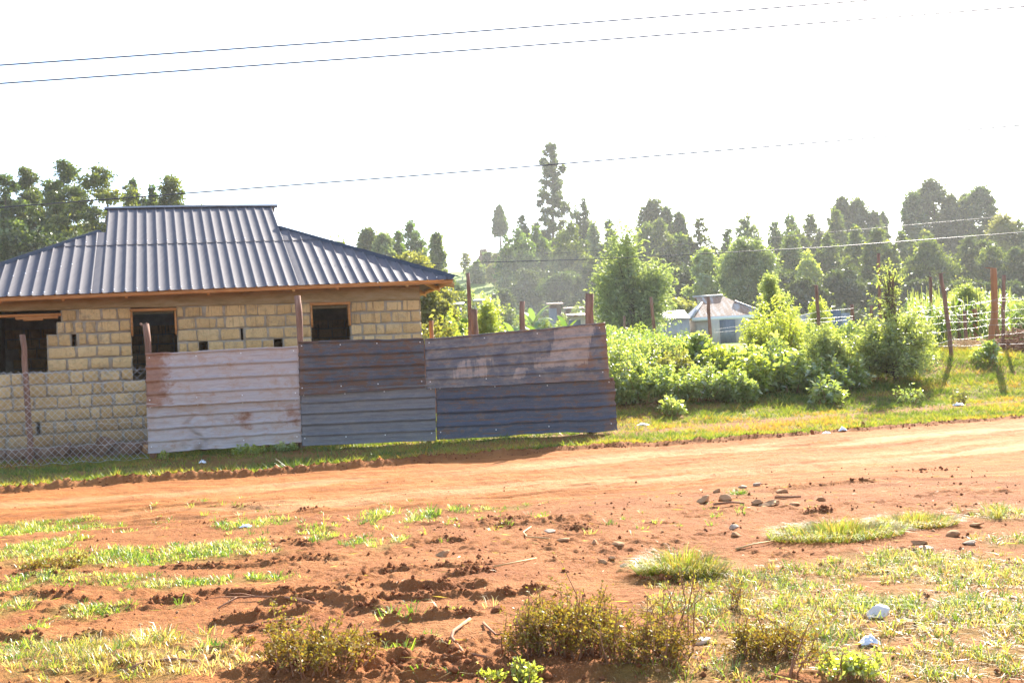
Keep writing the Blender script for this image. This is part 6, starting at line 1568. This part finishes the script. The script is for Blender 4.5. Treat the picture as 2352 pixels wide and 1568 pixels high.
# litter
def crumple(name, label, x, y, wD, hD, mat, seed, up=0.0, h0=0.0, Y=None):
    rg = np.random.default_rng(seed); c = G(x, y) if Y is None else P(x, y, Y); w = pxr(c[1], wD); h = pxr(c[1], hD); N_ = 9; g = HP(c[0], c[1])
    Vv = []; 
    for i in range(N_):
        for j in range(N_):
            a, b = i / (N_ - 1) - .5, j / (N_ - 1) - .5
            r_ = math.hypot(a, b) * 2
            Vv.append((c[0] + a * w * (1 + .2 * rg.normal() * .5), c[1] + b * w * .6, g + .006 + max(0, h * (1 - r_ ** 1.5 * .8) * (.75 + .35 * rg.normal()))))
    Qv = [(i * N_ + j, (i + 1) * N_ + j, (i + 1) * N_ + j + 1, i * N_ + j + 1) for i in range(N_ - 1) for j in range(N_ - 1)]
    return tag(np_mesh(name, Vv, None, Qv, M[mat], None), label, 'litter', 'scraps of litter')
crumple('plastic_scrap', 'crumpled white plastic bag below the upright white slab', 1998, 1484, 46, 22, 'plastic_white', 1)
crumple('plastic_scrap', 'small white scrap in the left centre grass', 565, 1212, 26, 8, 'plastic_white', 2)
crumple('plastic_scrap', 'white scrap on the road edge beside a dark clod', 1898, 996, 22, 6, 'plastic_white', 3)
crumple('plastic_scrap', 'larger white scrap on the far road edge', 1935, 992, 20, 8, 'plastic_white', 4)
crumple('plastic_scrap', 'white scrap on the verge under the small woody weed', 2200, 913, 26, 8, 'plastic_white', 5, Y=18.3)
crumple('plastic_scrap', 'flat white scrap on the lawn right of the navy sheet', 1475, 949, 26, 5, 'plastic_white', 6, Y=17.0)
crumple('plastic_scrap', 'white scrap on the grass below the wire mesh fence', 465, 1077, 18, 8, 'plastic_white', 7, Y=14.4)
# rubble at the foot of the house behind the mesh
for i, (lb, x, y, w, h, mt_) in enumerate((('broken stone block leaning at the house foot near the mesh post', 245, 1046, 70, 28, 'foundation'), ('grey flat block at the house foot', 465, 1035, 60, 20, 'foundation'), ('pale rubble heap at the house foot', 340, 1048, 50, 14, 'stone'), ('dark block at the left of the house foot', 150, 1052, 40, 20, 'foundation'), ('pale torn sack at the house foot', 300, 1030, 46, 18, 'foundation'))):
    c = P(x, y, 16.2)
    stone(lb, x, y, w, h, mt_, 60 + i, 'rubble', 'rubble', 'rubble at the house foot')
    o = COL.objects[-1]; b = np.mean([v.co for v in o.data.vertices], 0)
    o.location = (c[0] - b[0] * 1, c[1] - b[1], HP(c[0], c[1]) + .05 - min(v.co[2] for v in o.data.vertices))

# ------------------------------------------------------------------ haze
k = NT('haze'); k.t.nodes.remove(k.b)
pv = k.n('ShaderNodeVolumePrincipled', {'Color': (.95, .95, .94), 'Density': .00032, 'Anisotropy': .25}); k.t.links.new(pv.outputs[0], k.out.inputs['Volume'])
kS = NT('smoke'); kS.t.nodes.remove(kS.b)
pv = kS.n('ShaderNodeVolumePrincipled', {'Color': (.92, .94, .97), 'Density': .0024, 'Anisotropy': .3}); kS.t.links.new(pv.outputs[0], kS.out.inputs['Volume'])
bm = bmesh.new(); bmesh.ops.create_icosphere(bm, subdivisions=4, radius=1.0); c_ = P(1285, 700, 62)
V = np.array([v.co for v in bm.verts]); F = [[v.index for v in f.verts] for f in bm.faces]; bm.free()
V = V * np.array([5.5, 5.5, 4.2]) * (1 + .25 * (fbm(V[:, 0] * 1.5 + 5, V[:, 1] * 1.5 + V[:, 2] * 1.3 + 5, 3, 6)[:, None] - .5)) + c_
V[:, 0] += (V[:, 2] - c_[2]) * -.35
tag(np_mesh('smoke', V, F, None, kS.m, None), 'faint bluish smoke drifting behind the thick post', 'smoke', kind='stuff')
mb = MB(); mb.box((0, 300, 39.0), (760, 0, 0), (0, 640, 0), (0, 0, 42.0))  # haze box added, also for the pale veil of lens flare
hz = mb.build('haze', k.m); hz['kind'] = 'stuff'; hz['label'] = 'thin pale haze over the whole scene, standing in for lens flare too'; hz['category'] = 'haze'
